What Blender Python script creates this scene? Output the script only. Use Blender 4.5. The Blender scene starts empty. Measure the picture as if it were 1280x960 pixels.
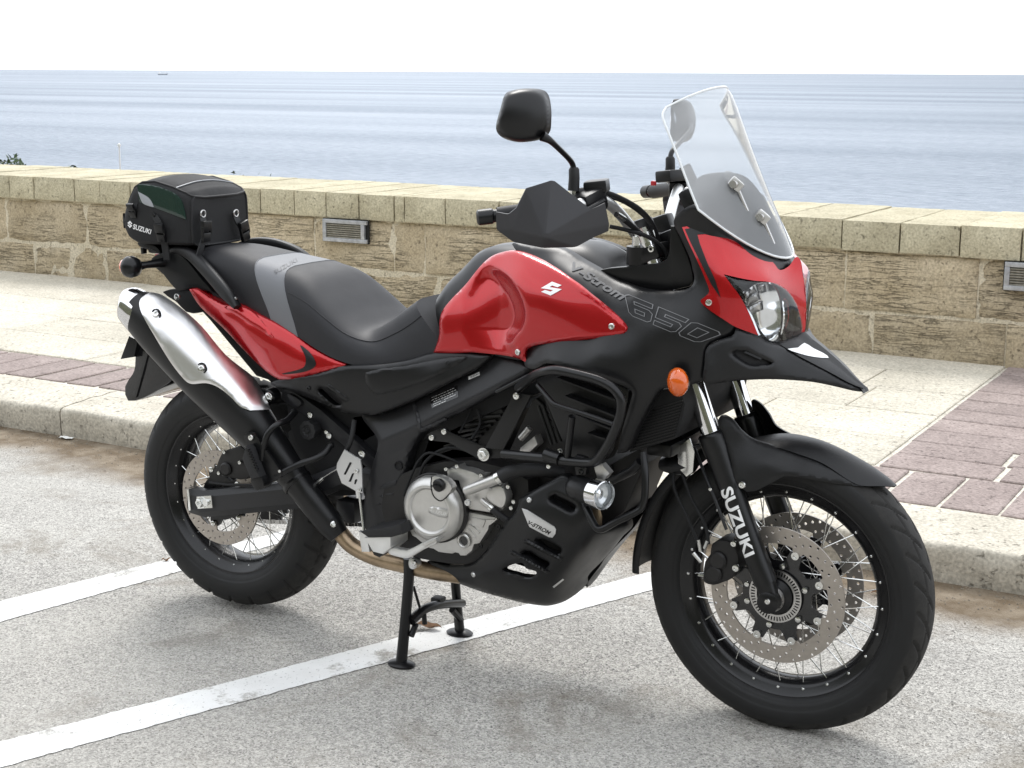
import bpy, bmesh, math, random
import numpy as np
from mathutils import Vector, Matrix, Euler
from mathutils.bvhtree import BVHTree
from mathutils.geometry import delaunay_2d_cdt
R_ = math.radians
sc = bpy.context.scene
col = sc.collection
random.seed(5)

# ------------------------------------------------------------------ camera
CAM = np.array((2.6221, -3.1237, 1.4522)); YAW, PITCH, ROLL, FPX = -.5164, -.2026, .0051, 1899.9
_f = np.array([math.sin(YAW)*math.cos(PITCH), math.cos(YAW)*math.cos(PITCH), math.sin(PITCH)])
_r = np.cross(_f, [0, 0, 1]); _r /= np.linalg.norm(_r); _u = np.cross(_r, _f)
_c, _s = math.cos(ROLL), math.sin(ROLL)
RC = np.array([_c*_r+_s*_u, -_s*_r+_c*_u, _f])
cd = bpy.data.cameras.new('camera'); cam = bpy.data.objects.new('camera', cd); col.objects.link(cam)
cd.sensor_width = 36; cd.lens = 36*FPX/1280; cd.clip_start = .05; cd.clip_end = 200000
M = Matrix.Identity(4)
for i in range(3):
    M[i][0], M[i][1], M[i][2], M[i][3] = RC[0][i], RC[1][i], -RC[2][i], CAM[i]
cam.matrix_world = M
sc.camera = cam

# ------------------------------------------------------------------ light
SUN_AZ, SUN_EL = -.62, R_(52)          # azimuth measured from +Y towards +X
w = bpy.data.worlds.new('World'); sc.world = w; w.use_nodes = True
nt = w.node_tree; nt.nodes.clear()
def N(nt, t, **k):
    n = nt.nodes.new(t)
    for a, b in k.items(): setattr(n, a, b)
    return n
sky = N(nt, 'ShaderNodeTexSky', sky_type='NISHITA', sun_disc=False, sun_elevation=SUN_EL, sun_rotation=SUN_AZ, air_density=1.0, dust_density=2.0)
tc = N(nt, 'ShaderNodeTexCoord'); mp = N(nt, 'ShaderNodeMapping'); mp.inputs['Scale'].default_value = (1, 1, 3.0)
no = N(nt, 'ShaderNodeTexNoise'); no.inputs['Scale'].default_value = 2.2; no.inputs['Detail'].default_value = 6; no.inputs['Roughness'].default_value = .55
ra = N(nt, 'ShaderNodeMapRange'); ra.inputs[1].default_value = .36; ra.inputs[2].default_value = .62; ra.inputs[3].default_value = .80; ra.inputs[4].default_value = .98
mx = N(nt, 'ShaderNodeMix', data_type='RGBA'); mx.inputs[7].default_value = (12.7, 13.2, 13.9, 1)
bg = N(nt, 'ShaderNodeBackground'); bg.inputs[1].default_value = .1
out = N(nt, 'ShaderNodeOutputWorld')
L_ = nt.links.new
L_(tc.outputs['Generated'], mp.inputs[0]); L_(mp.outputs[0], no.inputs['Vector']); L_(no.outputs['Fac'], ra.inputs[0])
L_(ra.outputs[0], mx.inputs[0]); L_(sky.outputs[0], mx.inputs[6]); L_(mx.outputs[2], bg.inputs[0]); L_(bg.outputs[0], out.inputs[0])
sl = bpy.data.lights.new('sun', 'SUN'); sl.energy = 1.5; sl.angle = R_(22); sl.color = (1, .97, .93)
so = bpy.data.objects.new('sun', sl); col.objects.link(so)
sd = Vector((math.sin(SUN_AZ)*math.cos(SUN_EL), math.cos(SUN_AZ)*math.cos(SUN_EL), math.sin(SUN_EL)))
so.rotation_euler = sd.to_track_quat('Z', 'Y').to_euler()
sc.view_settings.view_transform = 'Standard'; sc.view_settings.look = 'None'
sc.view_settings.gamma = 1; sc.view_settings.exposure = .56; sc.view_settings.use_curve_mapping = False

# ------------------------------------------------------------------ pixel -> point on a plane the thing touches
def ray(px, py): return np.array([(px-640)/FPX, -(py-480)/FPX, 1.0]) @ RC
def P(px, py, Y):
    d = ray(px, py); return Vector(CAM + d*(Y-CAM[1])/d[1])
def G(px, py, z=0.0):
    d = ray(px, py); return Vector(CAM + d*(z-CAM[2])/d[2])
def PX(px, py, X):
    d = ray(px, py); return Vector(CAM + d*(X-CAM[0])/d[0])
def W(px, py, Y): return float(np.dot(np.array(P(px, py, Y))-CAM, RC[2]))/FPX   # metres per pixel there
def T(o, s, pts): return [(o[0]+p[0]/s, o[1]+p[1]/s)+tuple(p[2:]) for p in pts]

# ------------------------------------------------------------------ materials
MATS = {}
def mat(name, base=(.5, .5, .5), rough=.5, metal=0., coat=0., spec=.5, var=0., vscale=8., bump=0., bscale=200., bdist=.002, trans=0., ior=1.45, coatr=.03, emit=None, rvar=0., alpha=1.):
    m = bpy.data.materials.new(name); m.use_nodes = True; nt = m.node_tree
    b = nt.nodes['Principled BSDF']; I = b.inputs
    I['Base Color'].default_value = (*base, 1); I['Roughness'].default_value = rough; I['Metallic'].default_value = metal
    I['Coat Weight'].default_value = coat; I['Coat Roughness'].default_value = coatr; I['Specular IOR Level'].default_value = spec
    I['Transmission Weight'].default_value = trans; I['IOR'].default_value = ior; I['Alpha'].default_value = alpha
    tc = N(nt, 'ShaderNodeTexCoord')
    if var or rvar:
        n = N(nt, 'ShaderNodeTexNoise'); n.inputs['Scale'].default_value = vscale; n.inputs['Detail'].default_value = 6; n.inputs['Roughness'].default_value = .65
        nt.links.new(tc.outputs['Object'], n.inputs['Vector'])
        if var:
            r = N(nt, 'ShaderNodeMapRange'); r.inputs[1].default_value = .3; r.inputs[2].default_value = .7; r.inputs[3].default_value = 1-var; r.inputs[4].default_value = 1+var
            v = N(nt, 'ShaderNodeMix', data_type='RGBA', blend_type='MULTIPLY'); v.inputs[0].default_value = 1; v.inputs[6].default_value = (*base, 1)
            nt.links.new(n.outputs['Fac'], r.inputs[0]); nt.links.new(r.outputs[0], v.inputs[7]); nt.links.new(v.outputs[2], I['Base Color'])
        if rvar:
            r = N(nt, 'ShaderNodeMapRange'); r.inputs[1].default_value = .3; r.inputs[2].default_value = .7; r.inputs[3].default_value = rough-rvar; r.inputs[4].default_value = rough+rvar
            nt.links.new(n.outputs['Fac'], r.inputs[0]); nt.links.new(r.outputs[0], I['Roughness'])
    if bump:
        n = N(nt, 'ShaderNodeTexNoise'); n.inputs['Scale'].default_value = bscale; n.inputs['Detail'].default_value = 3
        nt.links.new(tc.outputs['Object'], n.inputs['Vector'])
        bu = N(nt, 'ShaderNodeBump'); bu.inputs['Strength'].default_value = bump; bu.inputs['Distance'].default_value = bdist
        nt.links.new(n.outputs['Fac'], bu.inputs['Height']); nt.links.new(bu.outputs[0], I['Normal'])
    if emit: I['Emission Color'].default_value = (*emit[:3], 1); I['Emission Strength'].default_value = emit[3]
    MATS[name] = m
    return m
mat('plastic', (.0055, .0055, .0062), .37, spec=.45, var=.12, vscale=14, bump=.08, bscale=900, bdist=.0005, rvar=.05)
mat('guard', (.036, .036, .040), .42, bump=.1, bscale=800, bdist=.0005, rvar=.05)
mat('rim', (.007, .007, .008), .24, rvar=.04)
mat('frosted', (.78, .80, .81), .22, metal=.5, coat=1.)
mat('plastic_tex', (.0065, .0065, .0072), .42, spec=.45, bump=.5, bscale=700, bdist=.0008, rvar=.06)
mat('satin', (.005, .005, .0056), .32, spec=.45, rvar=.05, var=.1)
mat('gloss_black', (.008, .008, .009), .15, coat=.5)
mat('deep', (.006, .006, .007), .7)
mat('frame', (.018, .018, .020), .38, spec=.45, rvar=.05, bump=.1, bscale=500, bdist=.0005)
mat('rubber', (.0085, .0085, .009), .6, var=.3, vscale=30, bump=.3, bscale=300, bdist=.0008, rvar=.08)
mat('grip', (.014, .014, .015), .6)
mat('seat', (.015, .015, .0175), .6, bump=.35, bscale=1100, bdist=.0006, rvar=.04)
mat('seat_grey', (.15, .154, .165), .55, bump=.35, bscale=1100, bdist=.0006)
mat('red', (.42, .001, .005), .26, metal=.5, coat=.7, coatr=.02)
mat('red_line', (.5, .02, .03), .35, coat=.5)
mat('chrome', (.72, .72, .73), .1, metal=1., rvar=.03)
mat('steel', (.52, .51, .5), .27, metal=1., rvar=.06)
mat('zinc', (.7, .7, .68), .22, metal=1., rvar=.06)
mat('alloy', (.58, .57, .55), .38, metal=.85, var=.10, vscale=20, bump=.3, bscale=600, bdist=.0005, rvar=.06)
mat('alloy_bright', (.72, .72, .71), .36, metal=.8, var=.06, vscale=30)
mat('silver_cover', (.78, .77, .77), .33, metal=1., bump=.05, bscale=600, bdist=.0003)
mat('disc', (.42, .38, .34), .42, metal=.8, var=.08, vscale=60)
mat('disc_shaded', (.30, .28, .26), .45, metal=.8, var=.08, vscale=60)  # darker copy of the disc metal: shade put into the far rotor's colour
mat('header', (.36, .27, .18), .36, metal=.85, var=.35, vscale=14, rvar=.1)
mat('orange', (.85, .14, .01), .12, coat=1., trans=.25)
mat('lens_smoke', (.9, .93, .95), .02, trans=1., ior=1.2)
mat('reflector', (.82, .83, .84), .12, metal=1.)
mat('white', (.8, .8, .8), .4)
mat('tread', (.019, .018, .017), .78, var=.35, vscale=40, bump=.4, bscale=260, bdist=.001)
mat('print_grey', (.13, .13, .135), .6)
mat('print_line', (.15, .15, .155), .4)
mat('plate_alu', (.62, .62, .62), .38, metal=.7)
mat('cordura', (.011, .011, .012), .75, bump=.7, bscale=900, bdist=.001, var=.15, vscale=20)
mat('strap', (.010, .010, .011), .6, bump=.5, bscale=1500, bdist=.0006)
mat('bag_window', (.012, .03, .024), .12, coat=.6)
mat('bag_reflect', (.32, .33, .35), .35)
mat('cork', (.012, .011, .011), .5)

# ------------------------------------------------------------------ objects
def shade(me, smooth=True):
    me.polygons.foreach_set('use_smooth', [smooth]*len(me.polygons))
def make(name, bm, m, parent=None, org=(0, 0, 0), smooth=True, angle=35, loc=None):
    """bmesh in world coordinates -> one mesh object whose local origin is org (world)"""
    if org is not None and tuple(org) != (0, 0, 0): bmesh.ops.translate(bm, verts=bm.verts, vec=-Vector(org))
    me = bpy.data.meshes.new(name); bm.to_mesh(me); bm.free()
    return link(name, me, m, parent, smooth, angle, loc)
def link(name, me, m, parent=None, smooth=True, angle=35, loc=None):
    if m is not None and not me.materials: me.materials.append(MATS[m] if isinstance(m, str) else m)
    if smooth: me.shade_smooth() if not angle else me_auto(me, angle)
    o = bpy.data.objects.new(name, me); col.objects.link(o)
    if parent: o.parent = parent
    if loc is not None: o.location = loc
    return o
def me_auto(me, angle):
    shade(me, True)
    me.set_sharp_from_angle(angle=R_(angle))
def tag(o, label=None, cat=None, group=None, kind=None):
    for k, v in (('label', label), ('category', cat), ('group', group), ('kind', kind)):
        if v: o[k] = v
    return o
def empty(name, loc):
    o = bpy.data.objects.new(name, None); col.objects.link(o); o.location = loc; o.empty_display_size = .1
    return o

# ------------------------------------------------------------------ shape helpers (all add to a bmesh)
def BM(): return bmesh.new()
def grid(bm, rows, closed_u=False, closed_v=False, flip=False):
    V = [[bm.verts.new(p) for p in r] for r in rows]
    nr, nc = len(V), len(V[0])
    for i in range(nr if closed_u else nr-1):
        for j in range(nc if closed_v else nc-1):
            q = [V[i][j], V[i][(j+1) % nc], V[(i+1) % nr][(j+1) % nc], V[(i+1) % nr][j]]
            if flip: q.reverse()
            try: bm.faces.new(q)
            except ValueError: pass
    return V
def cr(pts, n, closed=False, corner=None):
    """Catmull-Rom through pts (tuples of any length), n samples per span; corner = indices kept sharp"""
    A = [np.array(p, float) for p in pts]; m = len(A); o = []
    corner = corner or ()
    for i in range(m if closed else m-1):
        p1, p2 = A[i], A[(i+1) % m]
        p0 = A[i-1] if (closed or i > 0) else p1
        p3 = A[(i+2) % m] if (closed or i+2 < m) else p2
        t1 = 0.5*(p2-p0) if i not in corner else (p2-p1)*.6
        t2 = 0.5*(p3-p1) if (i+1) % m not in corner else (p2-p1)*.6
        d = np.linalg.norm(p2-p1)
        for t in (t1, t2):
            l = np.linalg.norm(t)
            if l > d*1.1: t *= d*1.1/l
        for k in range(n):
            t = k/n; t_2, t_3 = t*t, t*t*t
            o.append((2*t_3-3*t_2+1)*p1+(t_3-2*t_2+t)*t1+(-2*t_3+3*t_2)*p2+(t_3-t_2)*t2)
    if not closed: o.append(A[-1])
    return o
def tube(bm, pts, rad, seg=10, n=0, cap=True, closed=False):
    """round bar along 3-D points; rad number or list"""
    rr = rad if isinstance(rad, (list, tuple)) else [rad]*len(pts)
    q = [tuple(p)+(r,) for p, r in zip(pts, rr)]
    if n: q = cr(q, n, closed)
    C = [Vector(a[:3]) for a in q]; R = [float(a[3]) for a in q]
    m = len(C); rows = []; up = None
    for i in range(m):
        t = (C[(i+1) % m]-C[i-1]) if (closed or 0 < i < m-1) else (C[1]-C[0] if i == 0 else C[-1]-C[-2])
        t.normalize()
        if up is None:
            up = Vector((0, 1, 0)) if abs(t.y) < .9 else Vector((0, 0, 1))
        up = (up-t*up.dot(t)).normalized(); s = t.cross(up)
        rows.append([C[i]+(up*math.cos(a)+s*math.sin(a))*R[i] for a in [2*math.pi*k/seg for k in range(seg)]])
    V = grid(bm, rows, closed_u=closed, closed_v=True)
    if cap and not closed:
        bm.faces.new(list(reversed(V[0]))) ; bm.faces.new(V[-1])
    return V
def ringloft(bm, st, seg=24, n=6, cap=True, power=2.0):
    """st = [(Vector centre, half in-plane width, half Y width)], path in a plane roughly of constant Y"""
    q = cr([tuple(c)+(a, b) for c, a, b in st], n)
    C = [Vector(a[:3]) for a in q]; rows = []
    for i in range(len(C)):
        t = (C[min(i+1, len(C)-1)]-C[max(i-1, 0)]).normalized()
        v = Vector((0, 1, 0)); u = v.cross(t).normalized(); v = t.cross(u).normalized()
        row = []
        for k in range(seg):
            a = 2*math.pi*k/seg; ca, sa = math.cos(a), math.sin(a)
            e = 2.0/power
            row.append(C[i]+u*(q[i][3]*math.copysign(abs(ca)**e, ca))+v*(q[i][4]*math.copysign(abs(sa)**e, sa)))
        rows.append(row)
    V = grid(bm, rows, closed_v=True)
    if cap: bm.faces.new(list(reversed(V[0]))); bm.faces.new(V[-1])
    return V
def lathe(bm, prof, c=(0, 0, 0), axis='Y', seg=48, closed=False, a0=0, a1=None):
    """prof = [(axial, radius)]"""
    c = Vector(c); rows = []
    full = a1 is None
    for k in range(seg if full else seg+1):
        a = 2*math.pi*k/seg if full else a0+(a1-a0)*k/seg
        ca, sa = math.cos(a), math.sin(a)
        rows.append([c+(Vector((r*ca, y, r*sa)) if axis == 'Y' else Vector((r*ca, r*sa, y)) if axis == 'Z' else Vector((y, r*ca, r*sa))) for y, r in prof])
    return grid(bm, rows, closed_u=full, closed_v=closed)
def fixn(bm):
    bmesh.ops.remove_doubles(bm, verts=bm.verts, dist=1e-6)
    bmesh.ops.recalc_face_normals(bm, faces=bm.faces)
def box(bm, c, s, rot=None, bev=0, bs=2):
    m = Matrix.Translation(Vector(c)) @ ((rot if rot is not None else Matrix.Identity(3)).to_4x4()) @ Matrix.Diagonal((*s, 1))
    r = bmesh.ops.create_cube(bm, size=1, matrix=m)
    if bev:
        ed = list({e for v in r['verts'] for e in v.link_edges})
        bmesh.ops.bevel(bm, geom=ed, offset=bev, segments=bs, affect='EDGES', profile=.6)
def prism(bm, poly, d, bev=0, bs=2):
    """poly: 3-D outline, extruded by vector d, edges of the near face rounded"""
    f = bm.faces.new([bm.verts.new(p) for p in poly])
    r = bmesh.ops.extrude_face_region(bm, geom=[f])
    vs = [g for g in r['geom'] if isinstance(g, bmesh.types.BMVert)]
    bmesh.ops.translate(bm, verts=vs, vec=Vector(d))
    bmesh.ops.recalc_face_normals(bm, faces=bm.faces)
    if bev:
        ed = [e for e in f.edges]
        try: bmesh.ops.bevel(bm, geom=ed, offset=bev, segments=bs, affect='EDGES', profile=.6)
        except Exception: pass
def plate(bm, px, Y, th, bev=.002, n=0, bs=2, corner=None):
    """traced outline on the plane at Y (or a per-point Y), th metres thick away from the rider's right side"""
    q = px
    if n: q = [tuple(a) for a in cr(px, n, True, corner)]
    prism(bm, [P(a[0], a[1], a[2] if len(a) > 2 else Y) for a in q], (0, th, 0), bev, bs)
class TPS:
    def __init__(s, c, lam=1e-4):
        c = np.array(c, float); s.x = c[:, :2]/100; n = len(c)
        K = s.k(s.x, s.x)+lam*np.eye(n); Q = np.hstack([np.ones((n, 1)), s.x])
        A = np.block([[K, Q], [Q.T, np.zeros((3, 3))]])
        s.w = np.linalg.solve(A, np.concatenate([c[:, 2], np.zeros(3)]))
    @staticmethod
    def k(a, b):
        d2 = ((a[:, None]-b[None])**2).sum(-1); return .5*d2*np.log(d2+1e-12)
    def __call__(s, q):
        q = np.atleast_2d(np.array(q, float))[:, :2]/100
        return s.k(q, s.x)@s.w[:-3]+s.w[-3]+q@s.w[-2:]
def inside(poly, q):
    x, y = q[:, 0], q[:, 1]; r = np.zeros(len(q), bool); n = len(poly); j = n-1
    for i in range(n):
        xi, yi = poly[i]; xj, yj = poly[j]
        c = ((yi > y) != (yj > y)) & (x < (xj-xi)*(y-yi)/(yj-yi+1e-12)+xi); r ^= c; j = i
    return r
def segdist(poly, q):
    d = np.full(len(q), 1e9); n = len(poly)
    for i in range(n):
        a = poly[i]; b = poly[(i+1) % n]; ab = b-a
        t = np.clip(((q-a)@ab)/(ab@ab+1e-12), 0, 1); d = np.minimum(d, np.linalg.norm(q-(a+t[:, None]*ab), axis=1))
    return d
def resample(poly, step):
    o = []
    n = len(poly)
    for i in range(n):
        a, b = poly[i], poly[(i+1) % n]; k = max(1, int(round(np.linalg.norm(b-a)/step)))
        o += [a+(b-a)*t/k for t in range(k)]
    return np.array(o)
def panel(bm, outline, Yf, step=4., roll=(6., .008), skirt=.02, holes=(), n=4, corner=None, mirror=False):
    """a body panel: traced outline, depth field Yf(pixels) -> metres, rounded rim and a skirt folded inwards"""
    poly = np.array([a[:2] for a in (cr([p[:2] for p in outline], n, True, corner) if n else [np.array(p[:2], float) for p in outline])])
    loops = [resample(poly, step)]+[resample(np.array([a[:2] for a in cr(h, 4, True)]), step*.7) for h in holes]
    x0, y0 = poly.min(0); x1, y1 = poly.max(0)
    gx, gy = np.meshgrid(np.arange(x0, x1, step), np.arange(y0, y1, step*.87)); gx[::2] += step/2
    g = np.stack([gx.ravel(), gy.ravel()], 1); g = g[inside(poly, g)]
    for l in loops:
        if len(g): g = g[segdist(l, g) > step*.45]
    for l in loops[1:]:
        if len(g): g = g[~inside(l, g)]
    # rings just inside the rim so that the rounding has geometry
    pts = np.concatenate(loops+[g]); ed = []; o = 0
    for l in loops:
        ed += [(o+i, o+(i+1) % len(l)) for i in range(len(l))]; o += len(l)
    r = delaunay_2d_cdt([Vector(p) for p in pts], ed, [], 0, 1e-5)
    v2 = np.array([tuple(v) for v in r[0]]); tri = [f for f in r[2] if len(f) == 3]
    cen = np.array([v2[list(f)].mean(0) for f in tri]); ok = inside(loops[0], cen)
    for l in loops[1:]: ok &= ~inside(l, cen)
    Y = Yf(v2) if callable(Yf) else np.full(len(v2), Yf)
    if roll:
        d = np.full(len(v2), 1e9)
        for l in loops: d = np.minimum(d, segdist(l, v2))
        t = np.clip(1-d/roll[0], 0, 1); Y = Y+roll[1]*(1-np.sqrt(np.maximum(0, 1-t*t*.98)))
    vs = []
    for (a, b), y in zip(v2, Y):
        p = P(a, b, y)
        if mirror: p.y = -p.y
        vs.append(bm.verts.new(p))
    fs = []
    for f, k in zip(tri, ok):
        if k:
            try:
                q = [vs[i] for i in f]
                fs.append(bm.faces.new(q))
            except ValueError: pass
    bmesh.ops.recalc_face_normals(bm, faces=fs)
    # orient towards the outside
    s = sum(f.normal.y*f.calc_area() for f in fs)
    if (s > 0) != mirror: bmesh.ops.reverse_faces(bm, faces=fs)
    for v in [v for v in vs if not v.link_faces]: bm.verts.remove(v)
    if skirt:
        be = [e for f in fs for e in f.edges if len(e.link_faces) == 1]
        be = list(set(be))
        r = bmesh.ops.extrude_edge_only(bm, edges=be)
        nv = [g for g in r['geom'] if isinstance(g, bmesh.types.BMVert)]
        bmesh.ops.translate(bm, verts=nv, vec=(0, -skirt if mirror else skirt, 0))
    return bm
def mirrored(o, parent, name=None, label=None):
    """the same part on the other side of the machine"""
    me = o.data.copy(); bm = BM(); bm.from_mesh(me)
    for v in bm.verts: v.co.y = -v.co.y
    bmesh.ops.reverse_faces(bm, faces=bm.faces); bm.to_mesh(me); bm.free()
    c = bpy.data.objects.new(name or o.name.split('.')[0], me); col.objects.link(c); c.parent = parent
    c.location = (o.location.x, -o.location.y, o.location.z)
    if label: c['label'] = label
    return c
def bvh(*obs):
    vs = []; fs = []
    for o in obs:
        mw = Matrix.Identity(4); p = o
        while p is not None:
            mw = p.matrix_basis @ mw; p = p.parent
        b = len(vs); vs += [mw @ v.co for v in o.data.vertices]; fs += [[b+i for i in f.vertices] for f in o.data.polygons]
    return BVHTree.FromPolygons(vs, fs)
def hit(tree, px, py):
    d = Vector(ray(px, py)).normalized(); p, nrm, i, dist = tree.ray_cast(Vector(CAM), d)
    if p is None: return None
    if nrm.dot(d) > 0: nrm = -nrm
    return p, nrm
def textmesh(body, offset=0., shear=0., outline=0., space=1.):
    cu = bpy.data.curves.new('txt', 'FONT'); cu.body = body; cu.offset = offset; cu.shear = shear; cu.space_character = space; cu.resolution_u = 4
    if outline: cu.fill_mode = 'NONE'; cu.bevel_depth = outline; cu.bevel_resolution = 0
    o = bpy.data.objects.new('txt', cu); col.objects.link(o)
    dg = bpy.context.evaluated_depsgraph_get(); dg.update()
    me = bpy.data.meshes.new_from_object(o.evaluated_get(dg))
    bpy.data.objects.remove(o); bpy.data.curves.remove(cu)
    return me
def decal(name, shape, quad, tree, m, parent, org, lift=.0008, th=0):
    """lay flat print on a surface: shape = mesh or list of 2-D polygons; quad = pixel corners (x0y0, x1y0, x0y1, x1y1) of its bounding box"""
    bm = BM()
    if isinstance(shape, list):
        for poly in shape: bm.faces.new([bm.verts.new((a, b, 0)) for a, b in poly])
        bmesh.ops.triangulate(bm, faces=bm.faces)
    else: bm.from_mesh(shape)
    x = [v.co.x for v in bm.verts]; y = [v.co.y for v in bm.verts]; x0, x1, y0, y1 = min(x), max(x), min(y), max(y)
    long_ = [e for e in bm.edges if e.calc_length() > (x1-x0)*.08]
    if long_: bmesh.ops.subdivide_edges(bm, edges=long_, cuts=3, use_grid_fill=False); bmesh.ops.triangulate(bm, faces=bm.faces)
    q = [np.array(a, float) for a in quad]; last = None; bad = []
    for v in bm.verts:
        u, t = (v.co.x-x0)/(x1-x0), (v.co.y-y0)/(y1-y0)
        p = (q[0]*(1-u)+q[1]*u)*(1-t)+(q[2]*(1-u)+q[3]*u)*t
        h = hit(tree, *p)
        if h is None: bad.append(v); continue
        v.co = h[0]+h[1]*lift-Vector(org)
    if bad: bmesh.ops.delete(bm, geom=bad, context='VERTS')
    me = bpy.data.meshes.new(name); bm.to_mesh(me); bm.free(); me.materials.clear()
    return link(name, me, m, parent, smooth=False)

# ================================================================== SETTING
from mathutils import noise as mn
def stone_mat(name, c1, c2, dark, bed=0., pit=.6, rough=.9, scale=3., moss=0.):
    """weathered stone in world coordinates: two tones, pits, bedding cracks, all on real pieces"""
    m = bpy.data.materials.new(name); m.use_nodes = True; nt = m.node_tree; b = nt.nodes['Principled BSDF']; b.inputs['Roughness'].default_value = rough
    b.inputs['Specular IOR Level'].default_value = .2
    g = N(nt, 'ShaderNodeNewGeometry'); K = nt.links.new
    oi = N(nt, 'ShaderNodeObjectInfo')
    a = N(nt, 'ShaderNodeTexNoise'); a.inputs['Scale'].default_value = scale; a.inputs['Detail'].default_value = 8; a.inputs['Roughness'].default_value = .68
    K(g.outputs['Position'], a.inputs['Vector'])
    r = N(nt, 'ShaderNodeMapRange'); r.inputs[1].default_value = .34; r.inputs[2].default_value = .66; K(a.outputs['Fac'], r.inputs[0])
    x = N(nt, 'ShaderNodeMix', data_type='RGBA'); x.inputs[6].default_value = (*c1, 1); x.inputs[7].default_value = (*c2, 1); K(r.outputs[0], x.inputs[0])
    # fine grain
    f = N(nt, 'ShaderNodeTexNoise'); f.inputs['Scale'].default_value = 95; f.inputs['Detail'].default_value = 4; K(g.outputs['Position'], f.inputs['Vector'])
    fr = N(nt, 'ShaderNodeMapRange'); fr.inputs[1].default_value = .3; fr.inputs[2].default_value = .7; fr.inputs[3].default_value = .72; fr.inputs[4].default_value = 1.22; K(f.outputs['Fac'], fr.inputs[0])
    y = N(nt, 'ShaderNodeMix', data_type='RGBA', blend_type='MULTIPLY'); y.inputs[0].default_value = 1; K(x.outputs[2], y.inputs[6]); K(fr.outputs[0], y.inputs[7])
    # every piece a slightly different tone
    rr = N(nt, 'ShaderNodeMapRange'); rr.inputs[3].default_value = .93; rr.inputs[4].default_value = 1.07; K(oi.outputs['Random'], rr.inputs[0])
    y2 = N(nt, 'ShaderNodeMix', data_type='RGBA', blend_type='MULTIPLY'); y2.inputs[0].default_value = 1; K(y.outputs[2], y2.inputs[6]); K(rr.outputs[0], y2.inputs[7])
    # pits
    v = N(nt, 'ShaderNodeTexNoise'); v.inputs['Scale'].default_value = 38; v.inputs['Detail'].default_value = 5; v.inputs['Roughness'].default_value = .7; K(g.outputs['Position'], v.inputs['Vector'])
    vr = N(nt, 'ShaderNodeMapRange'); vr.inputs[1].default_value = .28; vr.inputs[2].default_value = .40; K(v.outputs['Fac'], vr.inputs[0])
    h = vr.outputs[0]
    if bed:
        mp = N(nt, 'ShaderNodeMapping'); mp.inputs['Scale'].default_value = (2.6, 2.6, 30); mp.inputs['Rotation'].default_value = (0, R_(4), 0); K(g.outputs['Position'], mp.inputs[0])
        wv = N(nt, 'ShaderNodeTexNoise'); wv.inputs['Scale'].default_value = 1.6; wv.inputs['Detail'].default_value = 5; wv.inputs['Roughness'].default_value = .6; wv.inputs['Distortion'].default_value = .7; K(mp.outputs[0], wv.inputs['Vector'])
        w1 = N(nt, 'ShaderNodeMath', operation='SUBTRACT'); w1.inputs[1].default_value = .5; K(wv.outputs['Fac'], w1.inputs[0])
        w2 = N(nt, 'ShaderNodeMath', operation='ABSOLUTE'); K(w1.outputs[0], w2.inputs[0])
        w3 = N(nt, 'ShaderNodeMapRange'); w3.inputs[1].default_value = .0; w3.inputs[2].default_value = .022; K(w2.outputs[0], w3.inputs[0])
        # only some zones are eroded
        z = N(nt, 'ShaderNodeTexNoise'); z.inputs['Scale'].default_value = 2.3; K(g.outputs['Position'], z.inputs['Vector'])
        z2 = N(nt, 'ShaderNodeMapRange'); z2.inputs[1].default_value = .42; z2.inputs[2].default_value = .58; z2.inputs[3].default_value = 1; z2.inputs[4].default_value = 0; K(z.outputs['Fac'], z2.inputs[0])
        w4 = N(nt, 'ShaderNodeMath', operation='MAXIMUM'); K(w3.outputs[0], w4.inputs[0]); K(z2.outputs[0], w4.inputs[1])
        mm = N(nt, 'ShaderNodeMath', operation='MULTIPLY'); K(w4.outputs[0], mm.inputs[0]); K(h, mm.inputs[1]); h = mm.outputs[0]
    dk = N(nt, 'ShaderNodeMix', data_type='RGBA'); dk.inputs[6].default_value = (*dark, 1); K(y2.outputs[2], dk.inputs[7]); 
    hr = N(nt, 'ShaderNodeMapRange'); hr.inputs[3].default_value = 1-pit; K(h, hr.inputs[0]); K(hr.outputs[0], dk.inputs[0]); K(dk.outputs[2], b.inputs['Base Color'])
    ad = N(nt, 'ShaderNodeMath', operation='MULTIPLY_ADD'); ad.inputs[1].default_value = .35; K(f.outputs['Fac'], ad.inputs[0]); K(h, ad.inputs[2])
    bu = N(nt, 'ShaderNodeBump'); bu.inputs['Strength'].default_value = .9; bu.inputs['Distance'].default_value = .006; K(ad.outputs[0], bu.inputs['Height']); K(bu.outputs[0], b.inputs['Normal'])
    MATS[name] = m; return m
stone_mat('limestone', (.375, .305, .20), (.50, .425, .305), (.10, .085, .055), bed=1, pit=.55)
stone_mat('limestone_cope', (.38, .34, .235), (.52, .475, .345), (.11, .10, .07), pit=.6, scale=4)
stone_mat('mortar', (.52, .46, .34), (.64, .575, .45), (.16, .13, .09), pit=.4)
stone_mat('slab', (.45, .418, .345), (.57, .532, .448), (.26, .24, .20), pit=.4, scale=2.2)
stone_mat('paver', (.24, .195, .18), (.32, .265, .245), (.15, .12, .11), pit=.4, scale=5)
stone_mat('kerbstone', (.45, .415, .345), (.58, .54, .455), (.20, .18, .14), pit=.65, scale=4)
stone_mat('joint', (.48, .45, .38), (.58, .55, .48), (.3, .27, .22), pit=.3)

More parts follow.
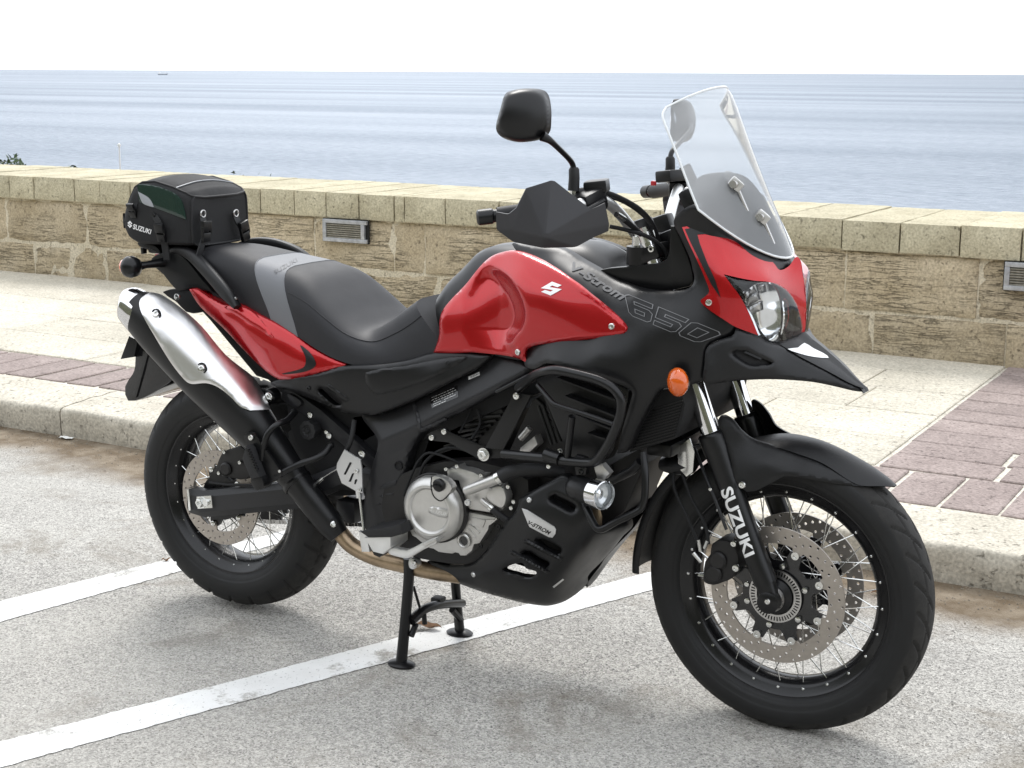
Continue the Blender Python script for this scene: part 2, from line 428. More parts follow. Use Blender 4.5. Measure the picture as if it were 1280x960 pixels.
def road_mat(name, paint=False):
    m = bpy.data.materials.new(name); m.use_nodes = True; nt = m.node_tree; b = nt.nodes['Principled BSDF']; b.inputs['Roughness'].default_value = .85; b.inputs['Specular IOR Level'].default_value = .25
    K = nt.links.new; g = N(nt, 'ShaderNodeNewGeometry')
    def noise(s, d=4, r=.6, vec=None, dist=0):
        n = N(nt, 'ShaderNodeTexNoise'); n.inputs['Scale'].default_value = s; n.inputs['Detail'].default_value = d; n.inputs['Roughness'].default_value = r; n.inputs['Distortion'].default_value = dist
        K(vec or g.outputs['Position'], n.inputs['Vector']); return n.outputs['Fac']
    def rng(s, a, b_, c=0., d=1.):
        r = N(nt, 'ShaderNodeMapRange'); r.inputs[1].default_value = a; r.inputs[2].default_value = b_; r.inputs[3].default_value = c; r.inputs[4].default_value = d; K(s, r.inputs[0]); return r.outputs[0]
    def mix(f, a, b_, mode='MIX'):
        x = N(nt, 'ShaderNodeMix', data_type='RGBA', blend_type=mode)
        for i, v in ((0, f), (6, a), (7, b_)):
            if isinstance(v, tuple): x.inputs[i].default_value = (*v, 1)
            elif isinstance(v, (int, float)): x.inputs[i].default_value = v
            else: K(v, x.inputs[i])
        return x.outputs[2]
    c = mix(rng(noise(1.1, 5), .35, .65), (.325, .312, .288), (.42, .406, .374))
    vo = N(nt, 'ShaderNodeTexVoronoi'); vo.inputs['Scale'].default_value = 230; K(g.outputs['Position'], vo.inputs['Vector'])
    sep = N(nt, 'ShaderNodeSeparateColor'); K(vo.outputs['Color'], sep.inputs[0])
    c = mix(1., c, rng(sep.outputs[0], 0, 1, .58, 1.42), 'MULTIPLY')
    c = mix(rng(sep.outputs[1], .94, .97, 0, .8), c, (.07, .068, .065))
    c = mix(1., c, rng(noise(330, 3), .3, .7, .65, 1.35), 'MULTIPLY')
    c = mix(1., c, rng(noise(38, 5, .7), .3, .7, .84, 1.16), 'MULTIPLY')
    # brown rubbed stains
    c = mix(rng(noise(2.6, 6, .7, dist=.6), .54, .68, 0, .62), c, (.165, .14, .105))
    c = mix(rng(noise(.55, 4, .6), .45, .7, 0, .45), c, (.36, .345, .315))
    # wet-looking dirt in the gutter along the kerb
    sp = N(nt, 'ShaderNodeSeparateXYZ'); K(g.outputs['Position'], sp.inputs[0])
    gy = N(nt, 'ShaderNodeMath', operation='MULTIPLY_ADD'); gy.inputs[1].default_value = .75; K(noise(2.0, 5, .6), gy.inputs[0]); K(sp.outputs['Y'], gy.inputs[2])
    gut = rng(gy.outputs[0], 1.12, 1.36, 0, .96)
    if not paint: c = mix(gut, c, mix(rng(noise(9, 5), .4, .65), (.12, .085, .05), (.24, .195, .14)))
    hb = N(nt, 'ShaderNodeMath', operation='MULTIPLY_ADD'); hb.inputs[1].default_value = .8; K(noise(330, 3), hb.inputs[0]); K(vo.outputs['Distance'], hb.inputs[2])
    if paint:
        wear = N(nt, 'ShaderNodeMath', operation='MULTIPLY_ADD'); wear.inputs[1].default_value = .35; K(noise(70, 5, .75), wear.inputs[0]); K(noise(5, 3), wear.inputs[2])
        c = mix(rng(wear.outputs[0], .76, .84, 0, .85), mix(rng(noise(6, 5), .35, .7), (.74, .74, .725), (.64, .635, .615)), c)
        c = mix(rng(sep.outputs[2], .965, .985, 0, .5), c, (.12, .12, .115))
    K(c, b.inputs['Base Color'])
    bu = N(nt, 'ShaderNodeBump'); bu.inputs['Strength'].default_value = .35 if paint else .7; bu.inputs['Distance'].default_value = .003; K(hb.outputs[0], bu.inputs['Height']); K(bu.outputs[0], b.inputs['Normal'])
    MATS[name] = m
road_mat('asphalt'); road_mat('road_paint', True)

# --- sea
def sea_mat():
    m = bpy.data.materials.new('sea'); m.use_nodes = True; nt = m.node_tree; K = nt.links.new; nt.nodes.clear(); b = N(nt, 'ShaderNodeBsdfGlossy'); b.inputs['Roughness'].default_value = .42; ou = N(nt, 'ShaderNodeOutputMaterial'); K(b.outputs[0], ou.inputs[0])
    g = N(nt, 'ShaderNodeNewGeometry')
    def nz(sx, sy, d, rot=0.):
        mp = N(nt, 'ShaderNodeMapping'); mp.inputs['Scale'].default_value = (sx, sy, 1); mp.inputs['Rotation'].default_value = (0, 0, rot); K(g.outputs['Position'], mp.inputs[0])
        n = N(nt, 'ShaderNodeTexNoise'); n.inputs['Scale'].default_value = 1; n.inputs['Detail'].default_value = d; n.inputs['Roughness'].default_value = .62; K(mp.outputs[0], n.inputs['Vector']); return n.outputs['Fac']
    a = nz(.10, .28, 7, .45); c = nz(.012, .03, 5, .45)
    s = N(nt, 'ShaderNodeMath', operation='MULTIPLY_ADD'); s.inputs[1].default_value = 1.6; K(c, s.inputs[0]); K(a, s.inputs[2])
    bu = N(nt, 'ShaderNodeBump'); bu.inputs['Strength'].default_value = 1.; bu.inputs['Distance'].default_value = 2.2; K(s.outputs[0], bu.inputs['Height']); K(bu.outputs[0], b.inputs['Normal'])
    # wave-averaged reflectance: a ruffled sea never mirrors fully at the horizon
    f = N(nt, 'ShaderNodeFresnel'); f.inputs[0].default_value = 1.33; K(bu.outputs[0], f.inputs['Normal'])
    l = nz(.0004, .0042, 4, .52)  # long bright glitter lanes, laid into the reflection colour
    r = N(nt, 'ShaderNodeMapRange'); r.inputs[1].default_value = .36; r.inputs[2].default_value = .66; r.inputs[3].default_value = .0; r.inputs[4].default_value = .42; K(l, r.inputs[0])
    rp = N(nt, 'ShaderNodeMapRange'); rp.inputs[1].default_value = .35; rp.inputs[2].default_value = .65; rp.inputs[3].default_value = -.22; rp.inputs[4].default_value = .22; K(nz(.22, .9, 4, .5), rp.inputs[0])  # ripple light and dark put into the colour as noise, for wave slopes
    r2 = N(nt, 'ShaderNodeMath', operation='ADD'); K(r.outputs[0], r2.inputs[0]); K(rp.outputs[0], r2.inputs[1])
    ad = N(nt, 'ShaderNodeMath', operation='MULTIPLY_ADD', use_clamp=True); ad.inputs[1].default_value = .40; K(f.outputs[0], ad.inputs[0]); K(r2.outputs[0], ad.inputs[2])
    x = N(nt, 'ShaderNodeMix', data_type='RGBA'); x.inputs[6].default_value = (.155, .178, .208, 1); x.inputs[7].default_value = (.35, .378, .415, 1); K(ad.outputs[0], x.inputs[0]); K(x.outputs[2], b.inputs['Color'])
    MATS['sea'] = m
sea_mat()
SEAZ = -26.
bm = BM(); grid(bm, [[(x, y, SEAZ) for y in (20, 400, 3000, 130000)] for x in (-130000, -3000, 0, 3000, 130000)]); bmesh.ops.recalc_face_normals(bm, faces=bm.faces)
for f in bm.faces:
    if f.normal.z < 0: f.normal_flip()
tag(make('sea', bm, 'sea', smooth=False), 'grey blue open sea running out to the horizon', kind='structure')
# --- ground behind the wall, sloping to the water
mat('scrub', (.16, .14, .09), .95, var=.4, vscale=2., bump=.8, bscale=6, bdist=.1)
bm = BM(); grid(bm, [[(x, y, z) for y, z in ((4.7, -.15), (9, -.25), (14, -2), (26, SEAZ-2))] for x in range(-60, 61, 6)])
for v in bm.verts:
    if v.co.y > 8: v.co.z += mn.noise(v.co*.3)*.3
bmesh.ops.recalc_face_normals(bm, faces=bm.faces)
for f in bm.faces:
    if f.normal.z < 0: f.normal_flip()
tag(make('terrain', bm, 'scrub'), 'scrubby ground falling to the sea behind the wall', kind='structure')
# --- unseen hillside behind the photographer, guessed from reflections, steepened to darken fill light
mat('hill', (.06, .062, .035), .95, var=.5, vscale=.6, bump=1., bscale=1.5, bdist=.4)
bm = BM(); grid(bm, [[(x, y, z+(.9*mn.noise(Vector((x*.13, y*.2, 1)))+.5*mn.noise(Vector((x*.5, y*.5, 2)))) * (z > .1)) for y, z in ((-40, 16), (-30, 14), (-22, 11), (-17, 8), (-13.5, 4), (-11.5, 1), (-11, 0))] for x in np.arange(-70, 71, 2.)])
for f in bm.faces:
    f.normal_update()
    if f.normal.z < 0: f.normal_flip()
tag(make('hillside', bm, 'hill'), 'unseen scrub covered hillside across the road, shaped to darken reflections', kind='structure')
# --- road
KY = 1.17
bm = BM(); grid(bm, [[(x, y, 0) for y in (-45, -12, -4, -1, KY+.05)] for x in (-80, -10, -3, 0, 3, 10, 80)])
for f in bm.faces:
    f.normal_update()
    if f.normal.z < 0: f.normal_flip()
road = tag(make('road', bm, 'asphalt', smooth=False), 'pale worn asphalt parking bay with fine aggregate', kind='structure')
def road_line(a0, a1, b0, b1, ext0, ext1, label):
    """painted bay line between two traced edges on the road plane"""
    a0, a1, b0, b1 = [Vector(v) for v in (a0, a1, b0, b1)]
    n = 260; rows = []
    for i in range(n+1):
        t = ext0+(ext1-ext0)*i/n
        p, q = a0.lerp(a1, t), b0.lerp(b1, t); d = (q-p)
        j1, j2 = mn.noise(p*60)*.005+mn.noise(p*9)*.004, mn.noise(q*60)*.005+mn.noise(q*9)*.004
        rows.append([p+d.normalized()*j1, p.lerp(q, .5), q+d.normalized()*j2])
    bm = BM(); grid(bm, rows)
    for v in bm.verts: v.co.z = .002
    for f in bm.faces:
        f.normal_update()
        if f.normal.z < 0: f.normal_flip()
    return tag(make('road_marking', bm, 'road_paint', smooth=False), label, kind='structure')
road_line(G(0, 752), G(215, 699), G(0, 778), G(222, 715.5), -1.3, 2.05, 'white painted bay line passing under the rear wheel')
road_line(G(0, 928), G(812, 716), G(0, 960), G(815, 738), -.7, 1.12, 'white painted bay line under the centre stand and belly pan')
# --- kerb
def kerb_run():
    k = BM(); box(k, (-20, 1.36, .045), (100, .30, .09)); 
    kb = tag(make('kerb', k, 'joint', smooth=False), 'low weathered limestone kerb between road and pavement', kind='structure')
    x = -9.3; i = 0
    while x < 4.2:
        l = random.uniform(.85, 1.15); bm = BM()
        prof = [(KY+.006, -.02), (KY+.002, .02), (KY, .095), (KY+.006, .111), (KY+.022, .117), (KY+.18, .125), (KY+.33, .128), (KY+.335, .10)]
        prof = [tuple(a) for a in cr(prof, 3)]
        nx = int(l/.03); rows = []
        for a in range(nx+1):
            xx = x+.004+(l-.008)*a/nx; row = []
            for (y, z) in prof:
                q = Vector((xx*5, y*14, z*14)); e = mn.noise(q)*.008+mn.noise(q*3)*.004
                edge = math.exp(-((z-.105)/.02)**2)*max(0, mn.noise(Vector((xx*7, 3, i)))*.03)
                row.append((xx, y-e*.5+edge*.6, z+e*(.7 if z > .1 else .1)-edge*.5 if z > 0 else z))
            rows.append(row)
        V = grid(bm, rows); bm.faces.new(V[0]); bm.faces.new(list(reversed(V[-1]))); fixn(bm)
        make('kerb_stone', bm, 'kerbstone', kb, angle=50); x += l; i += 1
kerb_run()
# --- pavement
PZ = .13
bm = BM(); box(bm, (-20, 2.9, PZ-.055), (100, 2.85, .095))
pav = tag(make('pavement', bm, 'joint', smooth=False), 'beige paved promenade along the sea wall', kind='structure')
def flat_piece(name, x0, x1, y0, y1, m, gap=.008, dz=0., jit=.004, h=.02):
    bm = BM(); g = gap/2
    j = lambda: random.uniform(-jit, jit)*.5
    q = [(x0+g+j(), y0+g+j()), (x1-g+j(), y0+g+j()), (x1-g+j(), y1-g+j()), (x0+g+j(), y1-g+j())]
    t = [random.uniform(-.0015, .0015)+dz for _ in range(4)]
    e = .005
    c = ((x0+x1)/2, (y0+y1)/2)
    def inn(p): return (p[0]+math.copysign(e, c[0]-p[0]), p[1]+math.copysign(e, c[1]-p[1]))
    lo = [bm.verts.new((a, b, PZ-h)) for a, b in q]; mi = [bm.verts.new((a, b, PZ-.003+z)) for (a, b), z in zip(q, t)]; hi = [bm.verts.new((*inn(p), PZ+z)) for p, z in zip(q, t)]
    for r0, r1 in ((lo, mi), (mi, hi)):
        for i in range(4): bm.faces.new([r0[i], r0[(i+1) % 4], r1[(i+1) % 4], r1[i]])
    bm.faces.new(hi)
    return make(name, bm, m, pav, smooth=False)
ys = [1.925, 2.36, 2.80, 3.25, 3.66, 4.01]
for r in range(5):
    x = -9.2+random.uniform(0, .6)
    while x < 1.2:
        x2 = min(x+random.uniform(.85, 1.25), 1.2)
        if 1.2-x2 < .3: x2 = 1.2
        flat_piece('paving_slab', x, x2, ys[r], ys[r+1], 'slab', gap=.007); x = x2
x = -9.2
while x < 4.0:
    l = random.uniform(.178, .20); flat_piece('paving_brick', x, x+l, 1.512, 1.915, 'paver', gap=random.uniform(.014, .028), jit=.008); x += l
y = 1.925; r = 0
while y < 3.95:
    x = 1.2
    while x < 3.4:
        l = random.uniform(.38, .46); flat_piece('paving_brick', x+.01, x+l, y, min(y+.208, 4.0), 'paver', gap=.012, jit=.006); x += l
    y += .208; r += 1
# --- sea wall: core of mortar, every stone a piece of its own
WY = 4.0
bm = BM(); box(bm, (-4, WY+.412, .34), (34, .80, .84))
wall = tag(make('sea_wall', bm, 'mortar', smooth=False), 'low sea wall of weathered limestone blocks with coping', 'wall')
def block(name, x0, x1, z0, z1, yf, yb, m, amp=.006, top=False, seed=0, chip=.0):
    g = .004; x0 += g; x1 -= g; z0 += g; z1 -= g
    nx = max(4, int((x1-x0)/.035)); nz = max(4, int((z1-z0)/.03)); bm = BM()
    def disp(x, z):
        ex = min(x-x0, x1-x)/.018; ez = min(z-z0, z1-z)/.018; e = min(1, max(0, min(ex, ez)))
        return (1-e)**2*.010-amp*(mn.noise(Vector((x*6, z*9, seed)))+.6*mn.noise(Vector((x*17, z*26, seed))))
    rows = [[(x0+(x1-x0)*a/nx, yf+disp(x0+(x1-x0)*a/nx, z0+(z1-z0)*b/nz), z0+(z1-z0)*b/nz) for b in range(nz+1)] for a in range(nx+1)]
    V = grid(bm, rows)
    def back(v): return bm.verts.new((v.co.x, yb, v.co.z))
    if top:
        ny = 6; tr = [[(x0+(x1-x0)*a/nx, rows[a][-1][1]+(yb-yf)*c/ny, z1+.003*mn.noise(Vector((a*.9, c*1.3, seed)))) for c in range(1, ny+1)] for a in range(nx+1)]
        TV = [[V[a][-1]]+[bm.verts.new(p) for p in tr[a]] for a in range(nx+1)]
        for a in range(nx):
            for c in range(ny): bm.faces.new([TV[a][c], TV[a+1][c], TV[a+1][c+1], TV[a][c+1]])
    else:
        bt = [back(V[a][-1]) for a in range(nx+1)]
        for a in range(nx): bm.faces.new([V[a][-1], V[a+1][-1], bt[a+1], bt[a]])
    bb = [back(V[a][0]) for a in range(nx+1)]
    for a in range(nx): bm.faces.new([V[a+1][0], V[a][0], bb[a], bb[a+1]])
    for a in (0, nx):
        s = [back(v) for v in V[a]]
        for b in range(nz): bm.faces.new([V[a][b], V[a][b+1], s[b+1], s[b]])
    fixn(bm)
    return make(name, bm, m, wall, angle=50)
cop = [-9.6, -9.1, -8.5, -8.0, -7.4, -6.9, -6.4, -5.9, -5.53, -5.22, -5.0, -4.64, -4.42, -4.16, -3.82, -3.5, -3.13, -2.88, -2.65, -2.42, -2.18, -2.11, -1.84, -1.5, -1.2, -.88, -.55, -.25, .08, .40, .68, .96, 1.235, 1.52, 1.8, 2.2, 2.6]
for i in range(len(cop)-1): block('coping_stone', cop[i], cop[i+1], .622+random.uniform(-.003, .003), .772+random.uniform(-.003, .003), WY-.028+random.uniform(-.004, .004), WY+.83, 'limestone_cope', .004, True, i)
V1 = (-2.662, -2.354, .49, .618); V2 = (1.172, 1.48, .49, .618)
top = [-9.6, -8.9, -8.2, -7.5, -6.8, -6.1, -5.3, -4.57, -3.9, -3.3, -2.76, -2.2, -1.99, -1.3, -.7, -.1, .42, 1.05, 1.7, 2.6]
for i in range(len(top)-1): block('stone', top[i], top[i+1], .337, .620, WY+random.uniform(-.006, .006), WY+.2, 'limestone', .009, False, 50+i)
low = [-9.6, -9, -8.3, -7.6, -6.9, -6.2, -5.6, -5.06, -4.73, -4.41, -3.7, -3.0, -2.46, -1.91, -1.3, -.6, 0., .57, 1.19, 1.9, 2.6]
for i in range(len(low)-1): block('stone', low[i], low[i+1], .10, .335+random.uniform(-.012, .0), WY+random.uniform(-.004, .01), WY+.2, 'limestone', .012, False, 90+i)
mat('vent_metal', (.42, .43, .45), .45, metal=.6, var=.3, vscale=25); mat('vent_slat', (.30, .28, .23), .6, metal=.3, var=.3, vscale=40); mat('void', (.01, .01, .01), .9)
for (x0, x1, z0, z1) in (V1, V2):
    y = WY-.032; bm = BM()
    for c, s in ((((x0+x1)/2, y, z1-.011), (x1-x0, .02, .022)), (((x0+x1)/2, y, z0+.011), (x1-x0, .02, .022)), ((x0+.012, y, (z0+z1)/2), (.024, .021, z1-z0-.044)), ((x1-.028, y, (z0+z1)/2), (.024, .021, z1-z0-.044))): box(bm, c, s, bev=.003)
    vf = make('vent_grille', bm, 'vent_metal', wall)
    bm = BM(); box(bm, ((x0+x1)/2, WY-.021, (z0+z1)/2), (x1-x0+.012, .012, z1-z0+.006)); make('backing', bm, 'void', vf)
    for k in range(7):
        bm = BM(); box(bm, ((x0+x1)/2-.006, y+.001, z0+.028+k*(z1-z0-.056)/6), (x1-x0-.06, .016, .004), Euler((R_(32), 0, 0)).to_matrix()); make('slat', bm, 'vent_slat', vf, smooth=False)
# --- plants behind the wall
mat('leaf', (.05, .085, .03), .6, var=.5, vscale=6.); mat('leaf_dark', (.028, .045, .022), .7, var=.4, vscale=6.); mat('twig', (.10, .07, .045), .8)
def bush(name, cx, cy, zb, rx, ry, h, n, m, label, group=None, lf=.045):
    r = empty(name, (cx, cy, zb)); tag(r, label, 'bush', group)
    bm = BM()
    for k in range(7):
        a = random.uniform(0, 6.28); q = random.uniform(.2, .8); tube(bm, [(0, 0, 0), (math.cos(a)*rx*q*.5, math.sin(a)*ry*q*.5, h*.3), (math.cos(a)*rx*q*.8, math.sin(a)*ry*q*.8, h*.55)], [.02, .012, .005], 5)
    make('stem', bm, 'twig', r)
    bm = BM()
    for k in range(n):
        a = random.uniform(0, 6.28); q = math.sqrt(random.random()); u = random.random()
        env = (1-q*q)**.5*(.86+.3*mn.noise(Vector((math.cos(a)*q*3, math.sin(a)*q*3, cx))))
        c = Vector((math.cos(a)*q*rx, math.sin(a)*q*ry, h*(env*(1-.55*u*u))))
        d = Euler((random.uniform(-1, 1), random.uniform(-1, 1), random.uniform(0, 6.3))).to_matrix(); s = lf*random.uniform(.6, 1.4)
        vs = [bm.verts.new(c+d @ Vector(p)*s) for p in ((-1, 0, 0), (0, -.45, .1), (1, 0, 0), (0, .45, .1))]; bm.faces.new(vs)
    make('foliage', bm, m, r, smooth=False)
bush('bush', -9.75, 7.9, -.25, .95, .6, .79, 7000, 'leaf', 'low green bush behind the wall, taller of the two', lf=.03)
bush('bush', -8.80, 7.95, -.25, .45, .5, .745, 3000, 'leaf', 'small low green bush behind the wall beside the taller one', lf=.028)
bush('bush', -6.62, 8.0, -.25, .12, .15, .90, 420, 'leaf_dark', 'dark sprig of shrub peeping over the wall behind the tail bag', lf=.02)
bush('bush', -6.33, 8.05, -.25, .25, .16, .86, 420, 'leaf_dark', 'thin dark shrub tips just showing above the wall behind the tail bag', lf=.018)
mat('pole_white', (.7, .7, .7), .5)
bm = BM(); q = P(149, 183, 8.2); tube(bm, [(q.x, 8.2, -.3), (q.x, 8.2, q.z)], .007, 8); lathe(bm, [(0, 0), (0, .016), (.02, .016), (.035, 0)], (q.x, 8.2, q.z), 'Z', 10)
tag(make('pole', bm, 'pole_white'), 'thin white pole standing behind the sea wall', 'pole')
# --- ship far out
mat('ship', (.25, .27, .3), .6); mat('ship_white', (.75, .75, .75), .5)
d = ray(203, 88.6); k = 9000/np.linalg.norm(d); q = CAM+d*k; sx = empty('ship', (q[0], q[1], SEAZ)); tag(sx, 'tiny cargo ship on the horizon', 'ship')
sx.rotation_euler = (0, 0, .55)
bm = BM(); prism(bm, [(-26, -5, 0), (24, -5, 0), (31, -5, 7), (-26, -5, 6)], (0, 10, 0)); make('hull', bm, 'ship', sx, smooth=False)
bm = BM(); box(bm, (-18, 0, 10), (9, 8, 9)); box(bm, (-18, 0, 16), (5, 6, 4)); make('bridge', bm, 'ship_white', sx, smooth=False)
bm = BM(); tube(bm, [(14, 0, 6), (14, 0, 18)], .8, 6); make('mast', bm, 'ship_white', sx)
# --- litter on the road
mat('dry_leaf', (.16, .085, .04), .8, var=.4, vscale=60); mat('grit', (.22, .19, .15), .9, var=.4, vscale=90)
def leaf(px, py, l, a, label, m='dry_leaf', z=.006):
    c = G(px, py); bm = BM(); rows = []
    for i in range(9):
        t = i/8; wd = l*.22*math.sin(math.pi*min(1, t*1.05+.02))**.7
        rows.append([Vector(((t-.5)*l, s*wd, abs(s)*wd*.5+.004*math.sin(t*9))) for s in (-1, -.5, 0, .5, 1)])
    grid(bm, rows); fixn(bm); bmesh.ops.solidify(bm, geom=bm.faces[:], thickness=.0006)
    bmesh.ops.rotate(bm, verts=bm.verts, cent=(0, 0, 0), matrix=Matrix.Rotation(a, 3, 'Z'))
    o = make('dry_leaf', bm, m); o.location = (c.x, c.y, z); tag(o, label, 'leaf')
leaf(536, 787, .075, .2, 'curled brown dry leaf on the white line between the stand feet', z=.009)
leaf(208, 752+450-500, .03, 1, 'small brown leaf fragment by the rear wheel line'); leaf(1100, 744, .05, .4, 'dark bit of dry leaf seen behind the front brake discs')
mat('paper', (.75, .75, .72), .7)
bm = BM(); q = G(83, 549); grid(bm, [[(q.x-.03+.02*i, q.y-.012+.012*j, .006+.004*((i+j) % 2)) for j in range(3)] for i in range(4)]); fixn(bm); bmesh.ops.solidify(bm, geom=bm.faces[:], thickness=.0005)
tag(make('paper_scrap', bm, 'paper'), 'white scrap of paper lying in the gutter', 'litter')
bm = BM()
for k in range(5200):
    x = random.uniform(-6, 3.2); y = KY-abs(random.gauss(0, .11))-.002; s = random.uniform(.0012, .0042)
    if k % 3 == 0: y = random.uniform(-1.4, 1.1); x = random.uniform(-2.5, 3); s *= .6
    o = [Vector((random.uniform(.6, 1.2)*a, random.uniform(.6, 1.2)*b, random.uniform(.5, 1)*c))*s for a, b, c in ((1, 0, 0), (-1, 0, 0), (0, 1, 0), (0, -1, 0), (0, 0, 1))]
    v = [bm.verts.new(Vector((x, y, .001))+p) for p in o]
    for a, b, c in ((0, 2, 4), (2, 1, 4), (1, 3, 4), (3, 0, 4)): bm.faces.new([v[a], v[b], v[c]])
tag(make('grit', bm, 'grit', smooth=False), 'loose grit and sand gathered along the kerb', kind='stuff')

# ================================================================== MOTORCYCLE: running gear
LO = Vector((.78, 0, 0))
moto = empty('motorcycle', LO)
tag(moto, 'red and black adventure touring motorcycle on its centre stand across the bay lines', 'motorcycle')
def part(name, bm, m, parent=None, angle=35, smooth=True, label=None, fix=True):
    if fix: fixn(bm)
    o = make(name, bm, m, parent or moto, LO, smooth, angle)
    if label: o['label'] = label
    return o
# shared fastener mesh: domed socket head, axis along -Y, unit radius
def bolt_mesh():
    bm = BM()
    lathe(bm, [(.2, 1.), (-.35, 1.), (-.55, .86), (-.62, .6), (-.62, .46), (-.2, .42), (-.2, 0)], seg=14); fixn(bm)
    me = bpy.data.meshes.new('bolt'); bm.to_mesh(me); bm.free(); me_auto(me, 40); return me
def nut_mesh():
    bm = BM(); lathe(bm, [(.1, 1.25), (-.15, 1.25), (-.15, 0)], seg=20); lathe(bm, [(-.1, .95), (-.8, .95), (-.9, .8), (-.9, .45), (-.5, .42), (-.5, 0)], seg=6); fixn(bm)
    me = bpy.data.meshes.new('nut'); bm.to_mesh(me); bm.free(); me_auto(me, 30); return me
BOLT, NUT = bolt_mesh(), nut_mesh()
BM_ = {}
def bolt(px, py, Y, r=.006, m='zinc', parent=None, me=None, name='bolt', at=None):
    base = me or BOLT; key = (base.name, m)
    if key not in BM_:
        c = base.copy(); c.materials.append(MATS[m]); BM_[key] = c
    o = bpy.data.objects.new(name, BM_[key]); col.objects.link(o); o.parent = parent or moto
    o.location = (Vector(at) if at is not None else P(px, py, Y))-LO; o.scale = (r, r, r); return o
def sbolt(tree, px, py, r=.006, m='zinc', parent=None):
    """bolt set into whatever surface shows there"""
    h = hit(tree, px, py)
    if h is None: return bolt(px, py, -.2, r, m, parent)
    o = bolt(0, 0, 0, r, m, parent, at=h[0]); o.rotation_euler = (-h[1]).to_track_quat('Y', 'Z').to_euler(); return o

def tyre_mesh(prof, R, wd, groove, seg):
    bm = BM(); q = [tuple(a) for a in cr(prof, 6)]; rows = []
    for k in range(seg):
        a = 2*math.pi*k/seg; row = []
        for (y, r) in q:
            g = groove(a, y, r); rr = r-g
            row.append((rr*math.cos(a), y, rr*math.sin(a)))
        rows.append(row)
    grid(bm, rows, closed_u=True); fixn(bm); return bm
def ss(x, a, b): t = min(1, max(0, (x-a)/(b-a))); return t*t*(3-2*t)
def groove_front(a, y, r):
    if r < .2855: # side wall rings
        return .0022*(abs(r-.262) < .0016)+.0016*(abs(r-.276) < .0012)
    s = abs(y); n = 30; ph = (a*n/(2*math.pi)+(.5 if y > 0 else 0)); sl = 24.*s      # swept-back lateral grooves
    f = (ph-sl) % 1.0; d = min(f, 1-f); g = 0
    if .004 < s < .050: g = max(g, .0055*(1-ss(d, .05, .10)))
    f2 = (ph*1.0-sl*.2+.4) % 1.0; d2 = min(f2, 1-f2)
    if .024 < s < .030+.016*d2: g = max(g, .0036*(1-ss(abs(s-.026), .0012, .003)))
    return g
def groove_rear(a, y, r):
    if r < .262: return .0022*(abs(r-.243) < .0016)+.0016*(abs(r-.254) < .0012)
    s = abs(y); n = 26; ph = (a*n/(2*math.pi)+(.5 if y > 0 else 0)); f = (ph-9.*s) % 1.0; d = min(f, 1-f); g = 0
    if .008 < s < .072: g = max(g, .006*(1-ss(d, .045, .09)))
    f2 = (ph+4*s) % 1.0
    if abs(s-.034) < .003 and f2 < .8: g = max(g, .005)
    return g
def disc_mesh(R, r, holes, hr, th, tabs=0, tabr=0):
    """drilled brake rotor, real holes, in the XZ plane"""
    outer = np.array([(R*math.cos(t), R*math.sin(t)) for t in np.linspace(0, 2*math.pi, 96, endpoint=False)])
    inner = []
    for k in range(160):
        t = 2*math.pi*k/160; rr = r
        if tabs:
            d = abs((((t-math.pi/tabs)*tabs/(2*math.pi)) % 1)-.5)*2; rr = r-(r-tabr)*(1-ss(1-d, .12, .28))
        inner.append((rr*math.cos(t), rr*math.sin(t)))
    loops = [outer, np.array(inner)]
    for (hx, hy) in holes: loops.append(np.array([(hx+hr*math.cos(t), hy+hr*math.sin(t)) for t in np.linspace(0, 2*math.pi, 8, endpoint=False)]))
    pts = np.concatenate(loops); ed = []; o = 0
    for l in loops: ed += [(o+i, o+(i+1) % len(l)) for i in range(len(l))]; o += len(l)
    rr = delaunay_2d_cdt([Vector(p) for p in pts], ed, [], 0, 1e-7); v2 = np.array([tuple(v) for v in rr[0]]); tri = [f for f in rr[2] if len(f) == 3]
    cen = np.array([v2[list(f)].mean(0) for f in tri]); ok = inside(loops[0], cen)
    for l in loops[1:]: ok &= ~inside(l, cen)
    bm = BM(); vs = [bm.verts.new((a, -th/2, b)) for a, b in v2]
    fs = [bm.faces.new([vs[i] for i in f]) for f, k in zip(tri, ok) if k]
    ex = bmesh.ops.extrude_face_region(bm, geom=fs); bmesh.ops.translate(bm, verts=[g for g in ex['geom'] if isinstance(g, bmesh.types.BMVert)], vec=(0, th, 0))
    for v in [v for v in bm.verts if not v.link_faces]: bm.verts.remove(v)
    bmesh.ops.recalc_face_normals(bm, faces=bm.faces); return bm
def star(n, r0, r1, rin, th, wf=.5, ph=0., y=0.):
    """spoked carrier plate"""
    bm = BM(); O = []; I = []
    for k in range(n*12):
        t = 2*math.pi*k/(n*12)+ph; f = abs(((k/12.) % 1)-.5)*2; rr = r0+(r1-r0)*ss(f, wf, wf+.28)
        O.append((rr*math.cos(t), rr*math.sin(t))); I.append((rin*math.cos(t), rin*math.sin(t)))
    rows = [[(a[0], y+s, a[1]) for s in (-th/2,)]+[(b[0], y-th/2, b[1]), (b[0], y+th/2, b[1]), (a[0], y+th/2, a[1])] for a, b in zip(O, I)]
    grid(bm, rows, closed_u=True, closed_v=True); fixn(bm); return bm
def hole_pattern(R, r, n):
    o = []
    for k in range(n):
        t = 2*math.pi*k/n
        for i, f in enumerate((.16, .42, .66, .86)):
            if (k+i) % 2 == 0: tt = t+i*.05; rr = r+(R-r)*f; o.append((rr*math.cos(tt), rr*math.sin(tt)))
    return o
